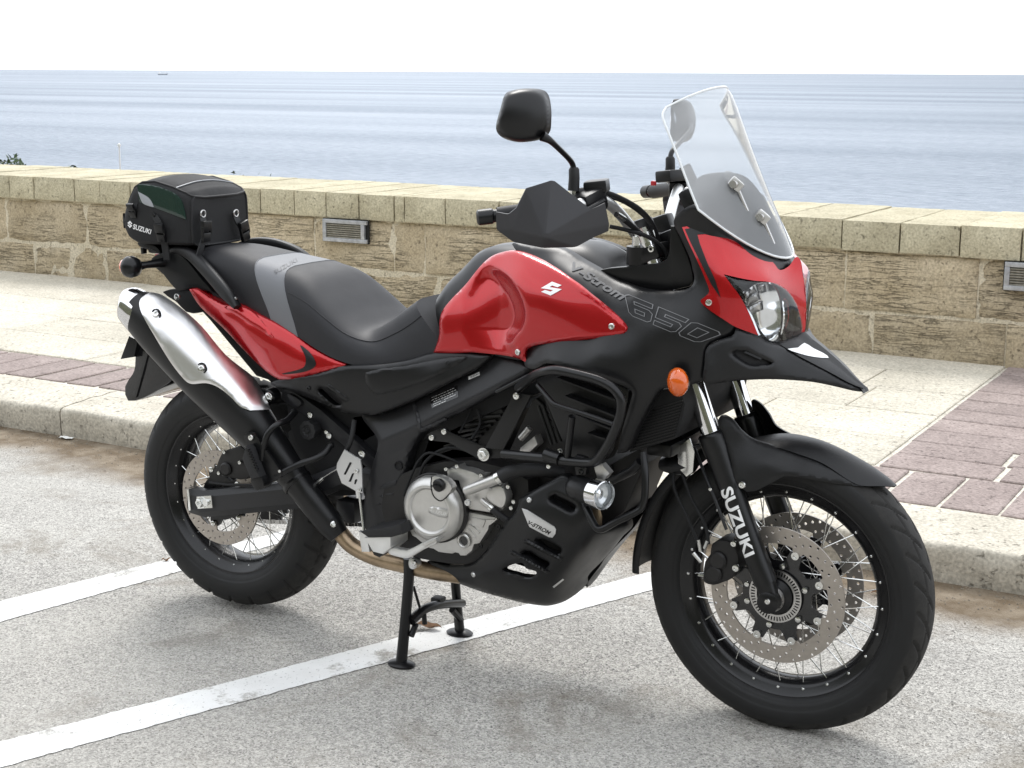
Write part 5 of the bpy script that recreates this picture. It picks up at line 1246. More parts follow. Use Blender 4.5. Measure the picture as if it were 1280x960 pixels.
# hugger / number plate carrier
pl('mudguard_tail', T(C_, 4, [(122, 270), (170, 250), (215, 300), (300, 420), (305, 460), (240, 505), (160, 550), (78, 566), (62, 492), (100, 430), (112, 390)]), -.075, .15, 'gloss_black', .006, 2)
pl('number_plate', T(C_, 4, [(42, 356), (85, 240), (128, 262), (110, 345)]), -.09, .18, 'satin', .001)
pl('plate_strut', T(C_, 4, [(100, 540), (170, 290), (190, 290), (120, 548)]), -.080, .006, 'gloss_black', .001)
# rear indicators
for s in (1, -1):
    m_ = lambda v: Vector((v.x, v.y*s, v.z)); c = m_(P(162, 333.5, -.19)); bm = BM()
    lathe(bm, [(.030, 0), (.029, .012), (.022, .024), (.006, .029), (-.006, .027), (-.012, .022)], c, 'X', 28); ri = part('indicator', bm, 'satin', angle=50, label='black rear turn signal with an orange lens')
    bm = BM(); lathe(bm, [(-.026, 0), (-.024, .010), (-.019, .019), (-.0115, .0225), (-.0115, 0)], c, 'X', 28); part('indicator_lens', bm, 'orange', ri)
    bm = BM(); tube(bm, [c+Vector((.01, .02*s, 0)), m_(P(183, 331, -.15)), m_(P(205, 328, -.10))], [.014, .0095, .014], 14, 4); part('indicator_stalk', bm, 'satin', ri)
bm = BM(); box(bm, (-.225, 0, .95), (.03, .09, .035), bev=.008); part('tail_lamp', bm, 'red_line')
# --- black side cover
so_ = [(338, 480), (352, 474), (372, 471), (400, 466), (432, 457), (472, 456), (510, 450), (540, 441), (575, 440), (617, 443.5), (597, 460), (560, 479), (515, 502), (475, 517), (455, 519), (432, 516), (412, 508), (390, 499), (360, 488)]
sf = TPS([(338, 480, -.165), (372, 471, -.180), (432, 457, -.184), (472, 456, -.178), (540, 441, -.150), (617, 443, -.155), (597, 460, -.160), (515, 502, -.168), (455, 519, -.170), (412, 508, -.170), (360, 488, -.165), (420, 485, -.186), (470, 485, -.182), (540, 465, -.165)], 2e-4)
slot = [T(C_, 4, q) for q in ([(1060, 490), (1085, 480), (1195, 560), (1165, 572)], [(1030, 515), (1050, 505), (1145, 578), (1110, 585)])]
bm = BM(); panel(bm, so_, sf, 3.2, (6, .007), .02, holes=[slot[1]], corner=(9,)); sc_ = part('side_cover', bm, 'plastic', fix=False, angle=45); mirrored(sc_, moto)
for q in slot[:1]:
    bm = BM(); panel(bm, q, lambda v: sf(v)-.003, 2, (2.5, .003), .003, n=0); part('cover_fin', bm, 'plastic', sc_, fix=False)
bm = BM(); panel(bm, [(456, 465), (505, 457), (545, 449), (588, 444), (560, 464), (520, 482), (475, 494), (464, 490)], lambda q: sf(q)-.004, 3, (5, .006), .003, n=2); part('tool_box_lid', bm, 'plastic', sc_, fix=False)
stt = bvh(sc_); sbolt(stt, 561, 454, .008, 'satin'); sbolt(stt, 386, 485, .006, 'satin')
# --- frame spar and pivot plate
fo_ = [(452, 520), (475, 518), (515, 503), (560, 480), (600, 459), (618, 445), (648, 450), (661, 459), (655, 470), (620, 491), (590, 508), (555, 526), (530, 539), (522, 549), (512, 566), (506, 590), (500, 604), (498, 640), (492, 674), (470, 674), (457, 662), (454, 640), (458, 610), (466, 580), (472, 550)]
FCR = np.array([(440, 575), (466, 557), (515, 536), (560, 513), (610, 488), (655, 465), (680, 452)], float)
def frf(q):   # two facets meeting on a crisp ridge
    q = np.atleast_2d(q)[:, :2]; d = np.full(len(q), 1e9)
    for a, c in zip(FCR, FCR[1:]):
        e = c-a; t = np.clip(((q-a)@e)/(e@e), 0, 1); d = np.minimum(d, np.linalg.norm(q-(a+t[:, None]*e), axis=1))
    up = q[:, 1] < np.interp(q[:, 0], FCR[:, 0], FCR[:, 1])
    return np.where(up, -.156+.00085*np.minimum(d, 30), -.156+.00055*np.minimum(d, 20)+.00016*np.clip(d-20, 0, 200))
bm = BM(); panel(bm, fo_, frf, 3.5, (4, .005), .03, corner=(17, 18, 19)); frm = part('frame', bm, 'frame', fix=False, angle=40); mirrored(frm, moto)
frt = bvh(frm)
bm = BM(); panel(bm, T((400, 420), 4, [(460, 335), (475, 330), (500, 420), (508, 460), (620, 410), (635, 425), (515, 480), (490, 470), (480, 420)]), lambda q: frf(q)-.004, 2.5, (2, .003), .005, n=2); part('frame_rib', bm, 'frame', frm, fix=False)
h = hit(frt, 498.5, 582); bm = BM(); lathe(bm, [(-.001, 0), (-.001, .0085), (-.004, .0095), (-.004, .0115), (.004, .012)], h[0], seg=20); part('frame_plug', bm, 'deep', frm)
for q in ([(260, 780), (320, 740), (390, 715), (380, 750), (330, 760)], [(258, 812), (320, 790), (375, 775), (370, 800)], [(256, 850), (310, 830), (365, 815), (362, 840)]):
    bm = BM(); panel(bm, T((400, 420), 4, q), lambda v: frf(v)-.003, 2.5, (2, .003), .003, n=0); part('frame_grip_rib', bm, 'frame', frm, fix=False)
# caution label
lab = T((400, 420), 4, [(547, 305), (685, 245), (692, 305), (560, 362)])
bm = BM(); panel(bm, lab, lambda q: frf(q)-.001, 3, None, 0, n=0); part('warning_label', bm, 'gloss_black', frm, fix=False)
def row(a, b, t, h):  # line of small print along the label
    p = lambda u, v: ((lab[3][0]*(1-u)+lab[2][0]*u)*(1-v)+(lab[0][0]*(1-u)+lab[1][0]*u)*v, (lab[3][1]*(1-u)+lab[2][1]*u)*(1-v)+(lab[0][1]*(1-u)+lab[1][1]*u)*v)
    return [p(a, t), p(b, t), p(a, t+h), p(b, t+h)]
lt = bvh(frm, [o for o in bpy.data.objects if o.name.startswith('warning_label')][0])
for k, (a, b, t) in enumerate(((.08, .9, .80), (.06, .95, .60), (.12, .85, .42), (.5, .93, .22), (.08, .38, .22), (.08, .55, .06))):   # print too small to read: broken lines of grey
    segs = []; u = 0.
    while u < 1: l = random.uniform(.04, .12); segs.append([(u, 0), (min(1, u+l), 0), (min(1, u+l), 1), (u, 1)]); u += l+.03
    decal('small_print', segs, row(a, b, t, .07), lt, 'plate_alu', frm, LO, .0012)
decal('maker_label', [[(0, 0), (1, 0), (1, 1), (0, 1)]], [(586, 475), (600, 469), (585.5, 471), (599.5, 465)], frt, 'white', frm, LO, .001)
decal('lettering', textmesh('SUZUKI', .02), [(589, 472.8), (599, 468.5), (588.7, 470.7), (598.8, 466.4)], bvh(frm), 'print_grey', frm, LO, .0022)
# lower subframe rail and rear set
pl('subframe_rail', [(352, 487), (362, 486), (400, 512), (448, 554), (470, 575), (470, 590), (458, 585), (430, 558), (385, 522), (352, 500)], -.125, .03, 'frame', .004)
pl('rear_set_plate', [(362, 500), (392, 505), (430, 540), (452, 565), (450, 600), (425, 610), (400, 590), (372, 560), (360, 520)], -.112, .03, 'deep', .004, 2)
pl('shock_reservoir', [(360, 540), (400, 520), (440, 560), (454, 612), (432, 620), (400, 616), (370, 580)], -.09, .05, 'deep', .004, 2)
bm = BM(); kc = P(386.5, 537.5, -.15); prof = []
rows = []
for k in range(64):
    a = 2*math.pi*k/64; w_ = 1+.05*math.cos(a*9); rows.append([kc+Vector((r*w_*math.cos(a), y, r*w_*math.sin(a))) for y, r in ((.02, .022), (-.002, .0245), (-.008, .0235), (-.009, .014), (-.006, .012), (-.006, .006), (-.010, .005), (-.010, 0))])
grid(bm, rows, closed_u=True); part('preload_knob', bm, 'grip', angle=30)
O3, k3 = (300, 480), 6.857
for a, b, r in ((605, 265, .0085), (768, 443, .0085), (742, 412, .006), (465, 245, .0095), (778, 525, .0095), (1050, 600, .0105), (255, 108, .0125)):
    bolt(O3[0]+a/k3, O3[1]+b/k3, -.158, r, 'zinc' if r not in (.0095,) else 'satin')
bm = BM(); lathe(bm, [(-.006, .012), (-.006, .020), (.006, .021), (.02, .021)], P(337, 496, -.15), seg=24); part('hanger_bush', bm, 'satin')
pl('hanger_lug', T(O3, k3, [(395, 105), (420, 85), (500, 130), (525, 165), (500, 200), (450, 190)]), -.135, .03, 'frame', .004, 2)
# passenger peg hanger: two bent tubes and a plate
tb('peg_hanger', [(368, 516, -.16), (358, 526, -.20), (346, 531, -.23), (335, 542, -.246), (330, 557, -.25), (327, 575, -.25)], .0078, 'satin', 5)
tb('peg_hanger', [(413, 557, -.16), (406, 566, -.18), (392, 574, -.205), (375, 580, -.225), (358, 588, -.24), (345, 597, -.248)], .0078, 'satin', 5)
pl('peg_bracket', T(O3, k3, [(30, 440), (60, 420), (110, 420), (155, 470), (190, 530), (350, 750), (350, 800), (260, 850), (240, 870), (200, 800), (130, 660), (40, 480)]), -.252, .008, 'satin', .002, 2)
bolt(314, 547, -.255, .0075, 'zinc'); bolt(349.5, 589, -.255, .004, 'zinc')
pegp = T(O3, k3, [(15, 640), (45, 530), (70, 560), (140, 740), (165, 800), (90, 820)])
pg = pl('passenger_peg', pegp, -.282, .028, 'grip', .005)
for k in range(8):
    t = k/8; a = (50+85*t, 560+190*t); bm = BM(); plate(bm, T(O3, k3, [(a[0]-4, a[1]), (a[0]+24, a[1]-4), (a[0]+28, a[1]+8), (a[0], a[1]+13)]), -.2855, .006, .001); part('peg_rib', bm, 'satin', pg)
pl('peg_hinge', T(O3, k3, [(85, 820), (165, 780), (200, 850), (195, 890), (150, 915), (120, 900)]), -.275, .03, 'satin', .004, 2)
# brake fluid line, silver heel guard, pushrod
tb('rear_reservoir_hose', [(443, 525, -.14), (441, 540, -.15), (438, 552, -.155), (433, 563, -.155)], .0065, 'grip', 4)
hg_ = pl('heel_guard', T(O3, k3, [(893, 562), (1030, 650), (1042, 720), (1050, 935), (1020, 935), (870, 850), (825, 730), (830, 680)]), -.175, .004, 'plate_alu', .0015)
for q in ([(940, 670), (958, 675), (905, 778), (888, 775)], [(960, 768), (978, 765), (950, 838), (930, 838)], [(985, 820), (1000, 815), (1005, 825), (990, 860), (978, 858)]): pl('guard_slot', T(O3, k3, q), -.1757, .002, 'deep', 0, 0, hg_)
for a, b, r in ((1000, 748, .0055), (1028, 912, .005)): bolt(O3[0]+a/k3, O3[1]+b/k3, -.178, r, 'zinc')
tb('brake_switch', [(396, 604, -.15), (404, 597, -.15)], .005, 'zinc', 0)
tb('switch_spring', [(404, 597, -.15), (415, 590, -.15), (424, 585, -.15)], .0016, 'steel', 0)
tb('brake_pushrod', [(449, 615, -.17), (452, 640, -.17), (456, 672, -.18)], .0035, 'zinc', 0)
tb('pushrod_clevis', [(448, 613, -.17), (449, 622, -.17)], .0075, 'alloy_bright', 0)
# rider peg and brake pedal
pl('peg_mount', [(448, 664), (458, 668), (462, 690), (452, 690)], -.185, .012, 'alloy_bright', .002)
bm = BM(); q0, q1 = P(457, 678, -.19), P(487, 682, -.255); 
pl('rider_peg', [(455, 672), (488, 671), (488, 685), (478, 693), (466, 690)], -.245, .075, 'alloy_bright', .004)
pl('peg_rubber', [(450, 665), (490, 658), (500, 655), (503, 668), (488, 672), (460, 672)], -.25, .085, 'grip', .004); bm.free()
pl('peg_bracket', [(462, 682), (483, 682), (481, 692), (474, 697), (467, 694)], -.2, .03, 'satin', .003)
bp = pl('brake_pedal', T((490, 570), 6.4, [(-30, 750), (20, 735), (115, 755), (230, 700), (340, 658), (360, 680), (345, 708), (240, 755), (140, 815), (95, 820), (10, 800), (-25, 785)]), -.235, .016, 'alloy_bright', .004, 2)
pl('pedal_pad', T((490, 570), 6.4, [(240, 712), (345, 660), (356, 680), (262, 728)]), -.25, .035, 'alloy', .003)
# --- engine
pl('inner_frame', [(440, 520), (540, 505), (600, 545), (600, 620), (500, 645), (455, 620), (445, 570)], -.10, .20, 'deep', .004)
pl('crankcase', [(478, 610), (520, 585), (590, 575), (660, 600), (650, 640), (620, 690), (590, 706), (540, 702), (500, 690), (482, 660)], -.14, .28, 'cork', .006, 2)
pl('rear_cylinder', [(520, 590), (535, 545), (585, 515), (620, 500), (632, 520), (610, 575), (560, 590)], -.10, .20, 'cork', .006)
pl('front_cylinder', [(620, 600), (640, 555), (665, 500), (700, 480), (740, 560), (760, 590), (720, 640), (650, 640)], -.09, .18, 'cork', .006)
for k in range(6):
    pl('cooling_fin', [(545+k*9, 566-k*9), (595+k*6, 548-k*6), (596+k*6, 551-k*6), (546+k*9, 569-k*9)], -.112, .2, 'satin', .001)
for k in range(5):
    pl('cooling_fin', [(690+k*7, 520+k*12), (668+k*7, 500+k*12), (670+k*7, 498+k*12), (693+k*7, 517+k*12)], -.10, .18, 'satin', .001)
# ribbed reed/thermostat cover strips left of the louvres
for k in range(4): tb('cylinder_rib', [(673+k*5.5, 507-k*1.5, -.14), (690+k*5.5, 556-k*2, -.14)], .0038, 'satin', 0, 8)
for pts, r in (([(520, 620, -.15), (530, 580, -.15), (560, 560, -.14), (600, 568, -.14)], .004), ([(505, 620, -.155), (512, 600, -.155), (524, 575, -.15), (540, 566, -.15), (590, 585, -.14)], .0032), ([(575, 540, -.13), (585, 520, -.12), (592, 500, -.12)], .003), ([(590, 548, -.13), (600, 530, -.12), (597, 512, -.12)], .0035)):
    tb('wiring_hose', pts, r, 'deep', 6, 8)
E_, k6 = (490, 570), 6.4
for q, y, r in (((470, 40), -.15, .004), ((300, 45), -.15, .003), ((720, 70), -.16, .005)): pass
tb('sensor', [(651, 548, -.13), (658, 540, -.13), (662, 535, -.13)], .008, 'alloy', 0)
pl('intake_boot', [(650, 560), (668, 545), (672, 556), (655, 572), (648, 568)], -.13, .03, 'alloy', .004)
# right-hand case half (silver)
case = T(E_, k6, [(130, 580), (160, 640), (190, 655), (230, 690), (300, 740), (330, 745), (370, 770), (430, 780), (480, 785), (500, 775), (530, 780), (545, 800), (590, 800), (640, 760), (655, 710), (700, 700), (770, 590), (775, 560), (800, 545), (845, 505), (830, 492), (720, 470), (620, 450), (560, 440), (400, 500), (200, 560)])
cs_ = pl('crankcase_cover', case, -.165, .05, 'alloy', .005, 0)
pc = T(E_, k6, [(435, 115), (470, 92), (510, 100), (525, 75), (548, 100), (640, 125), (690, 150), (735, 155), (730, 185), (740, 240), (800, 260), (870, 230), (910, 330), (905, 400), (880, 440), (780, 455), (620, 430), (590, 395), (570, 310), (545, 250), (530, 200), (490, 195), (440, 180)])
pl('water_pump_cover', pc, -.172, .04, 'alloy', .006, 0, cs_)
wp = T(E_, k6, [(750, 300), (800, 250), (870, 240), (905, 300), (910, 360), (880, 420), (820, 400), (760, 350)])
pl('pump_housing', wp, -.187, .03, 'alloy', .008, 2, cs_)
for a, b in ((435, 105), (522, 82), (715, 155), (855, 565), (710, 722), (930, 245), (955, 415), (975, 365)): bolt(E_[0]+a/k6, E_[1]+b/k6, -.178, .0055, 'zinc' if b < 500 else 'satin')
bolt(E_[0]+608/k6, E_[1]+372/k6, -.192, .0082, 'alloy_bright')
# clutch cover: big round dome with recessed face
cc = P(E_[0]+325/k6, E_[1]+425/k6, -.19); wv = W(541, 636, -.19); Rc = 41.5*wv
bm = BM(); lathe(bm, [(.03, Rc*1.03), (.0, Rc*1.02), (-.006, Rc*.985), (-.014, Rc*.90), (-.019, Rc*.80), (-.0205, Rc*.74), (-.018, Rc*.68), (-.0125, Rc*.645), (-.0125, Rc*.3), (-.013, 0)], cc, seg=72)
clu = part('clutch_cover', bm, 'alloy', cs_, angle=60)
bm = BM(); lathe(bm, [(.028, Rc*1.09), (.012, Rc*1.09), (.010, Rc*1.06), (.010, Rc*1.0)], cc, seg=64); part('gasket_ring', bm, 'cork', cs_)
clt = bvh(clu)
bm = BM(); panel(bm, T(E_, k6, [(290, 440), (300, 410), (330, 400), (445, 425), (465, 445), (455, 480), (430, 500), (310, 465)]), lambda q: np.full(len(q), cc.y-.019), 2.5, (3.5, .006), .008, n=2); bz = part('name_boss', bm, 'alloy', cs_, fix=False)
decal('lettering', textmesh('SUZUKI', .015), [(538, 640.5), (561, 645.5), (539, 636.5), (562, 641)], bvh(bz), 'alloy_bright', cs_, LO, .0008)
fil = T(E_, k6, [(318, 165), (370, 165), (440, 200), (480, 260), (440, 320), (400, 355), (370, 352), (330, 310), (315, 240)])
pl('filler_boss', fil, cc.y-.024, .022, 'alloy', .005, 2, cs_)
bm = BM(); q = P(E_[0]+380/k6, E_[1]+232/k6, cc.y-.026); lathe(bm, [(-.010, 0), (-.010, .012), (-.006, .0155), (.004, .0155)], q, seg=24); box(bm, q+Vector((0, -.012, 0)), (.022, .008, .006), bev=.002); part('oil_filler_cap', bm, 'plastic', cs_)
bm = BM(); tube(bm, [P(E_[0]+x/k6, E_[1]+y/k6, cc.y-.027) for x, y in fil] if False else [P(E_[0]+a/k6, E_[1]+b/k6, cc.y-.020) for a, b in [(318, 165), (312, 240), (330, 315), (372, 355), (402, 355), (445, 318), (482, 258)]], .0016, 6, 4); part('cover_seam', bm, 'deep', cs_)
lug = T(E_, k6, [(240, 640), (330, 595), (375, 605), (395, 650), (370, 690), (300, 690)])
pl('cover_lug', lug, cc.y-.002, .02, 'alloy', .006, 2, cs_)
bm = BM(); q = P(E_[0]+578/k6, E_[1]+676/k6, -.167); lathe(bm, [(-.004, .0185), (-.006, .0155), (-.004, .012), (.004, .011), (.004, 0)], q, seg=28); part('sight_glass_rim', bm, 'alloy', cs_); bm = BM(); lathe(bm, [(.001, 0), (.001, .0108), (.008, .0108)], q, seg=24); part('sight_glass', bm, 'gloss_black', cs_)
for q in ([(625, 500), (640, 490), (735, 510), (745, 520), (725, 575), (640, 560)], [(610, 550), (625, 545), (700, 610), (690, 625)], [(605, 585), (615, 580), (668, 650), (658, 660)]):
    bm = BM(); plate(bm, T(E_, k6, q), -.169, .006, .0025); part('case_rib', bm, 'alloy', cs_)
# coolant pipe and hoses
bm = BM(); pp = [P(E_[0]+590/k6, E_[1]+278/k6, -.205), P(E_[0]+620/k6, E_[1]+268/k6, -.205), P(E_[0]+850/k6, E_[1]+178/k6, -.195)]; tube(bm, pp, [.0105, .0125, .0122], 20); part('coolant_pipe', bm, 'alloy')
bm = BM(); tube(bm, [P(E_[0]+575/k6, E_[1]+285/k6, -.205), P(E_[0]+592/k6, E_[1]+278/k6, -.205)], [.004, .0105], 20); part('pipe_end', bm, 'alloy')
tb('coolant_hose', [(622, 598, -.193), (634, 591, -.185), (652, 587.5, -.17), (675, 588, -.15), (705, 592, -.12)], .0155, 'grip', 6, 18)
tb('hose_clamp', [(621.5, 598.5, -.193), (626, 596, -.191)], .0165, 'zinc', 0, 18)
tb('drain_pipe', [(602, 625, -.185), (609, 631, -.185), (616, 636, -.183)], .0075, 'alloy', 0)
tb('hose_clamp', [(612.5, 633.5, -.184), (615.5, 636, -.184)], .0088, 'zinc', 0)
tb('drain_hose', [(615, 636, -.184), (622, 642, -.18), (634, 650, -.17)], .0085, 'grip', 3)
# --- belly pan
po = [(649, 623), (662, 615), (688, 601), (707, 593), (722, 610), (734, 637), (740, 654), (747, 662), (757, 662), (773, 655), (786, 651), (786, 661), (774, 673), (765, 685), (748, 704), (734, 718), (730, 724), (730, 731), (721, 741), (707, 751), (690, 756.5), (677, 757), (652, 753), (621, 745), (600, 739), (575, 730), (556, 722), (542, 716), (534, 702), (545, 702), (560, 706), (580, 706), (592, 703), (610, 685), (630, 655), (645, 638)]
pf_ = TPS([(649, 623, -.190), (688, 601, -.185), (707, 593, -.175), (734, 637, -.185), (747, 662, -.165), (757, 662, -.145), (786, 655, -.05), (765, 685, -.03), (748, 704, -.03), (730, 726, -.04), (721, 741, -.045), (690, 756, -.10), (652, 753, -.125), (600, 739, -.125), (556, 722, -.118), (534, 702, -.12), (592, 703, -.155), (630, 655, -.185), (733, 693, -.150), (694, 734, -.150), (715, 713, -.150), (660, 640, -.205), (700, 640, -.203), (690, 690, -.195), (640, 690, -.195), (600, 715, -.165), (650, 730, -.175), (735, 660, -.185)], 2e-4)
K_, k48 = (590, 560), 4.8
hol = [T(K_, k48, q) for q in ([(188, 735), (225, 705), (300, 690), (325, 722), (388, 745), (345, 778), (255, 755)], [(300, 632), (345, 618), (400, 655), (462, 690), (440, 722), (400, 695), (340, 655)], [(385, 560), (430, 548), (532, 600), (520, 638), (450, 612)], [(470, 310), (500, 285), (620, 345), (600, 380), (540, 350)])]
bm = BM(); panel(bm, po, pf_, 3.2, (5, .007), .02, holes=hol, corner=(0, 10)); bel = part('belly_pan', bm, 'plastic', fix=False, angle=45); belL = mirrored(bel, moto)
bt = bvh(bel)
for q in ([(295, 560), (330, 548), (545, 665), (530, 680)], [(210, 625), (240, 615), (470, 745), (450, 755)]):
    bm = BM(); panel(bm, T(K_, k48, q), lambda v: pf_(v)-.006, 2.5, (3, .005), .012, n=0); part('pan_fin', bm, 'plastic', bel, fix=False)
bm = BM(); panel(bm, T(K_, k48, [(483, 832), (545, 784), (553, 791), (492, 840)]), lambda v: pf_(v)-.0015, 2.5, None, .0, n=0); part('pan_gap_strip', bm, 'alloy_bright', bel, fix=False)  # bright strip in place of the ground showing through a gap
badge = T(K_, k48, [(298, 362), (330, 372), (492, 472), (503, 490), (500, 515), (482, 538), (460, 535), (345, 474), (338, 460)])
bm = BM(); panel(bm, badge, lambda v: pf_(v)-.003, 2.5, (1.5, .001), .003, n=0); bd = part('badge', bm, 'plate_alu', bel, fix=False)
decal('lettering', textmesh('V-STROM', .025, .3), [(660, 655), (687, 669), (661.5, 650.5), (689.5, 664.5)], bvh(bd), 'gloss_black', bel, LO, .0008)
for a, b in ((662, 625), (592, 718)): sbolt(bt, a, b, .0065, 'alloy_bright')
bm = BM(); box(bm, (.93, 0, .385), (.26, .20, .09), bev=.02); part('oil_sump', bm, 'cork')
if 0: pl('pan_floor', [(534, 708), (600, 736), (652, 750), (690, 753), (735, 712), (765, 680), (760, 674), (700, 735), (650, 742), (600, 728)], -.11, .22, 'plastic', .002)
# front-cylinder header behind the fog lamp
tb('exhaust_header', [(752, 590, -.02), (748, 625, -.04), (747, 650, -.05), (735, 690, -.06), (700, 725, -.08)], .02, 'header', 5)
pl('engine_guard_plate', [(754, 586), (800, 560), (806, 580), (780, 640), (752, 660), (744, 620)], -.06, .16, 'cork', .004)
# --- crash bars
Q_, k58 = (600, 440), 5.82
bar = [(280, 262, -.19), (330, 220, -.215), (400, 168, -.25), (480, 140, -.275), (580, 135, -.285), (840, 197, -.295), (950, 250, -.30), (1008, 310, -.302), (1028, 370, -.302), (1018, 470, -.30), (960, 620, -.295), (900, 725, -.285), (850, 788, -.275), (800, 805, -.265), (700, 800, -.255), (560, 785, -.245), (480, 772, -.24), (170, 742, -.20)]
tb('crash_bar', [(Q_[0]+a/k58, Q_[1]+b/k58, y) for a, b, y in bar], .0105, 'satin', 6, 18)
tb('crash_bar_brace', [(Q_[0]+a/k58, Q_[1]+b/k58, y) for a, b, y in [(420, 240, -.25), (520, 360, -.275), (560, 387, -.28), (770, 455, -.29), (970, 525, -.298)]], .0058, 'satin', 5, 12)
tb('crash_bar_brace', [(Q_[0]+a/k58, Q_[1]+b/k58, y) for a, b, y in [(670, 468, -.285), (655, 600, -.27), (636, 765, -.25)]], .0078, 'satin', 0, 12)
tb('guard_slider', [(621, 490, -.165), (664, 468, -.185)], .0052, 'satin', 0)
bs = pl('crash_bar_bracket', [(641, 495), (651, 492), (664, 494), (629, 562), (606, 560)], -.195, .006, 'satin', .0012)
pl('crash_bar_bracket', [(534, 543), (546, 537), (556, 535), (563, 541), (600, 556), (630, 561), (630, 573), (597, 573), (560, 553), (540, 551)], -.185, .006, 'satin', .0012, 0)
bolt(604.5, 568, -.195, .0125, 'zinc', me=NUT, name='engine_bolt'); bolt(646, 495, -.201, .0085, 'zinc'); bolt(540, 547, -.187, .0075, 'zinc'); bolt(555.5, 539.5, -.187, .0075, 'zinc'); bolt(700.5, 563.5, -.2, .0065, 'zinc')
for a, b, c_, d_ in ((682, 568, 700, 574), (722, 575, 732, 578)):
    tb('bar_clamp', [(a, b, -.243), (c_, d_, -.247)], .0145, 'satin', 0, 18)
bolt(686, 583, -.25, .0055, 'zinc'); bolt(726, 590, -.25, .0065, 'satin')
pl('lamp_mount', [(718, 582), (733, 582), (732, 594), (720, 594)], -.25, .02, 'satin', .002)
pl('lamp_mount', [(742, 584), (752, 580), (762, 592), (755, 600), (746, 598)], -.235, .02, 'alloy', .003)
lowbar = [(804, 566, -.20), (806.5, 590, -.215), (806, 620, -.225), (802, 634, -.23), (795, 640, -.235), (773, 650.5, -.245), (756, 660, -.25), (749, 661.5, -.25), (744, 658, -.248), (738, 646, -.24), (733, 635, -.23)]
tb('lower_guard_bar', lowbar, .0082, 'satin', 5, 14)
tb('lower_guard_bar', [(800, 577, -.20), (790, 588, -.19), (770, 598, -.17), (752, 606, -.15)], .010, 'plastic', 4, 12)
# left-hand copies so that the machine is whole from the other side
for o in [o for o in moto.children if o.name.startswith(('crash_bar', 'lower_guard_bar'))]: mirrored(o, moto)
# --- fog lamps
def aim(bm, c, s): bmesh.ops.rotate(bm, verts=bm.verts, cent=c, matrix=Matrix.Rotation(R_(-20)*s, 3, 'Z'))
for s in (1, -1):
    c = P(745, 616.5, -.262); c.y *= s
    bm = BM(); lathe(bm, [(-.082, 0), (-.080, .016), (-.074, .024), (-.060, .0285), (-.012, .0295), (-.010, .031), (0, .031)], c, 'X', 36); aim(bm, c, s); fg = part('fog_lamp', bm, 'plastic', angle=40)
    bm = BM(); lathe(bm, [(-.006, .0318), (.018, .0328), (.026, .0325), (.027, .0305), (.020, .029), (.004, .020), (.0, 0)], c, 'X', 40); aim(bm, c, s); part('bezel', bm, 'chrome', fg)
    bm = BM(); lathe(bm, [(.0225, .0298), (.026, .026), (.0285, .015), (.029, 0)], c, 'X', 36); aim(bm, c, s); part('lens', bm, 'lens', fg)
    bm = BM(); lathe(bm, [(.004, .0), (.004, .009), (.012, .011), (.014, .006), (.016, 0)], c, 'X', 20); aim(bm, c, s); part('bulb_shield', bm, 'reflector', fg)
    bm = BM(); lathe(bm, [(.021, .0285), (.012, .024), (.006, .012), (.004, 0)], c, 'X', 36); aim(bm, c, s); part('lamp_bowl', bm, 'frosted', fg)
# fork lettering
decal('lettering', textmesh('SUZUKI', .03, 0, 0, 1.0), [(900.5, 613.5), (931.5, 697.5), (914.5, 606.5), (943.5, 692)], bvh(leg_r), 'white', leg_r, LO, .0012)

# ================================================================== TAIL BAG
bagX0, bagX1 = P(150, 279, -.126).x, P(236, 308, -.126).x
BO = Vector(((bagX0+bagX1)/2, 0, .994))
bag = empty('tail_bag', BO); tag(bag, 'black fabric tail bag strapped to the luggage rack behind the seat', 'bag')
def bpart(name, bm, m, angle=40, fix=True, parent=None):
    if fix: fixn(bm)
    return make(name, bm, m, parent or bag, BO, True, angle)
hwB = .126
bot = [P(*q, -hwB) for q in ((150, 281), (153, 288), (160, 300), (171, 306), (205, 307.5), (236, 308.5))]
top_ = [P(*q, -hwB) for q in ((149.5, 277), (152, 266), (157, 253), (165, 236), (174, 230), (190, 229), (212, 236), (226, 243), (233, 248.5))]
bx = [p.x for p in bot]; bz_ = [p.z for p in bot]; tx = [p.x for p in top_]; tz = [p.z for p in top_]
rows = []; nX = 60
for i in range(nX+1):
    t = i/nX; x = bagX0+(bagX1-bagX0)*(t**1.0); zb = max(np.interp(x, bx, bz_), .994); zt = np.interp(x, tx, tz)
    tt = (t-.5)*2; hw = hwB*(1-.10*abs(tt)**6)*(1 if t < .97 else .975); cz_ = .017*(1-abs(tt)**8)
    row = []
    nk = 14
    half = [(0, zb-.0), (-hw*.5, zb), (-hw*.90, zb+.002), (-hw*.985, zb+.010), (-hw*1.0, zb+.03), (-hw*1.01, (zb+zt)/2), (-hw*.995, zt-.022), (-hw*.965, zt-.006), (-hw*.90, zt+.004), (-hw*.6, zt+cz_*.62), (-hw*.3, zt+cz_*.92), (0, zt+cz_)]
    ring = half+[(-y, z) for y, z in reversed(half[1:-1])]
    rows.append([Vector((x+.010*(1-(y/hw)**2)*(1 if t > .9 else 0)-.012*(1-(y/hw)**2)*(1 if t < .08 else 0), y+.0015*mn.noise(Vector((x*9, z*14, y*5))), z)) for y, z in ring])
bm = BM(); V = grid(bm, rows, closed_v=True); bm.faces.new(list(reversed(V[0]))); bm.faces.new(V[-1]); body = bpart('bag_body', bm, 'cordura', 42)
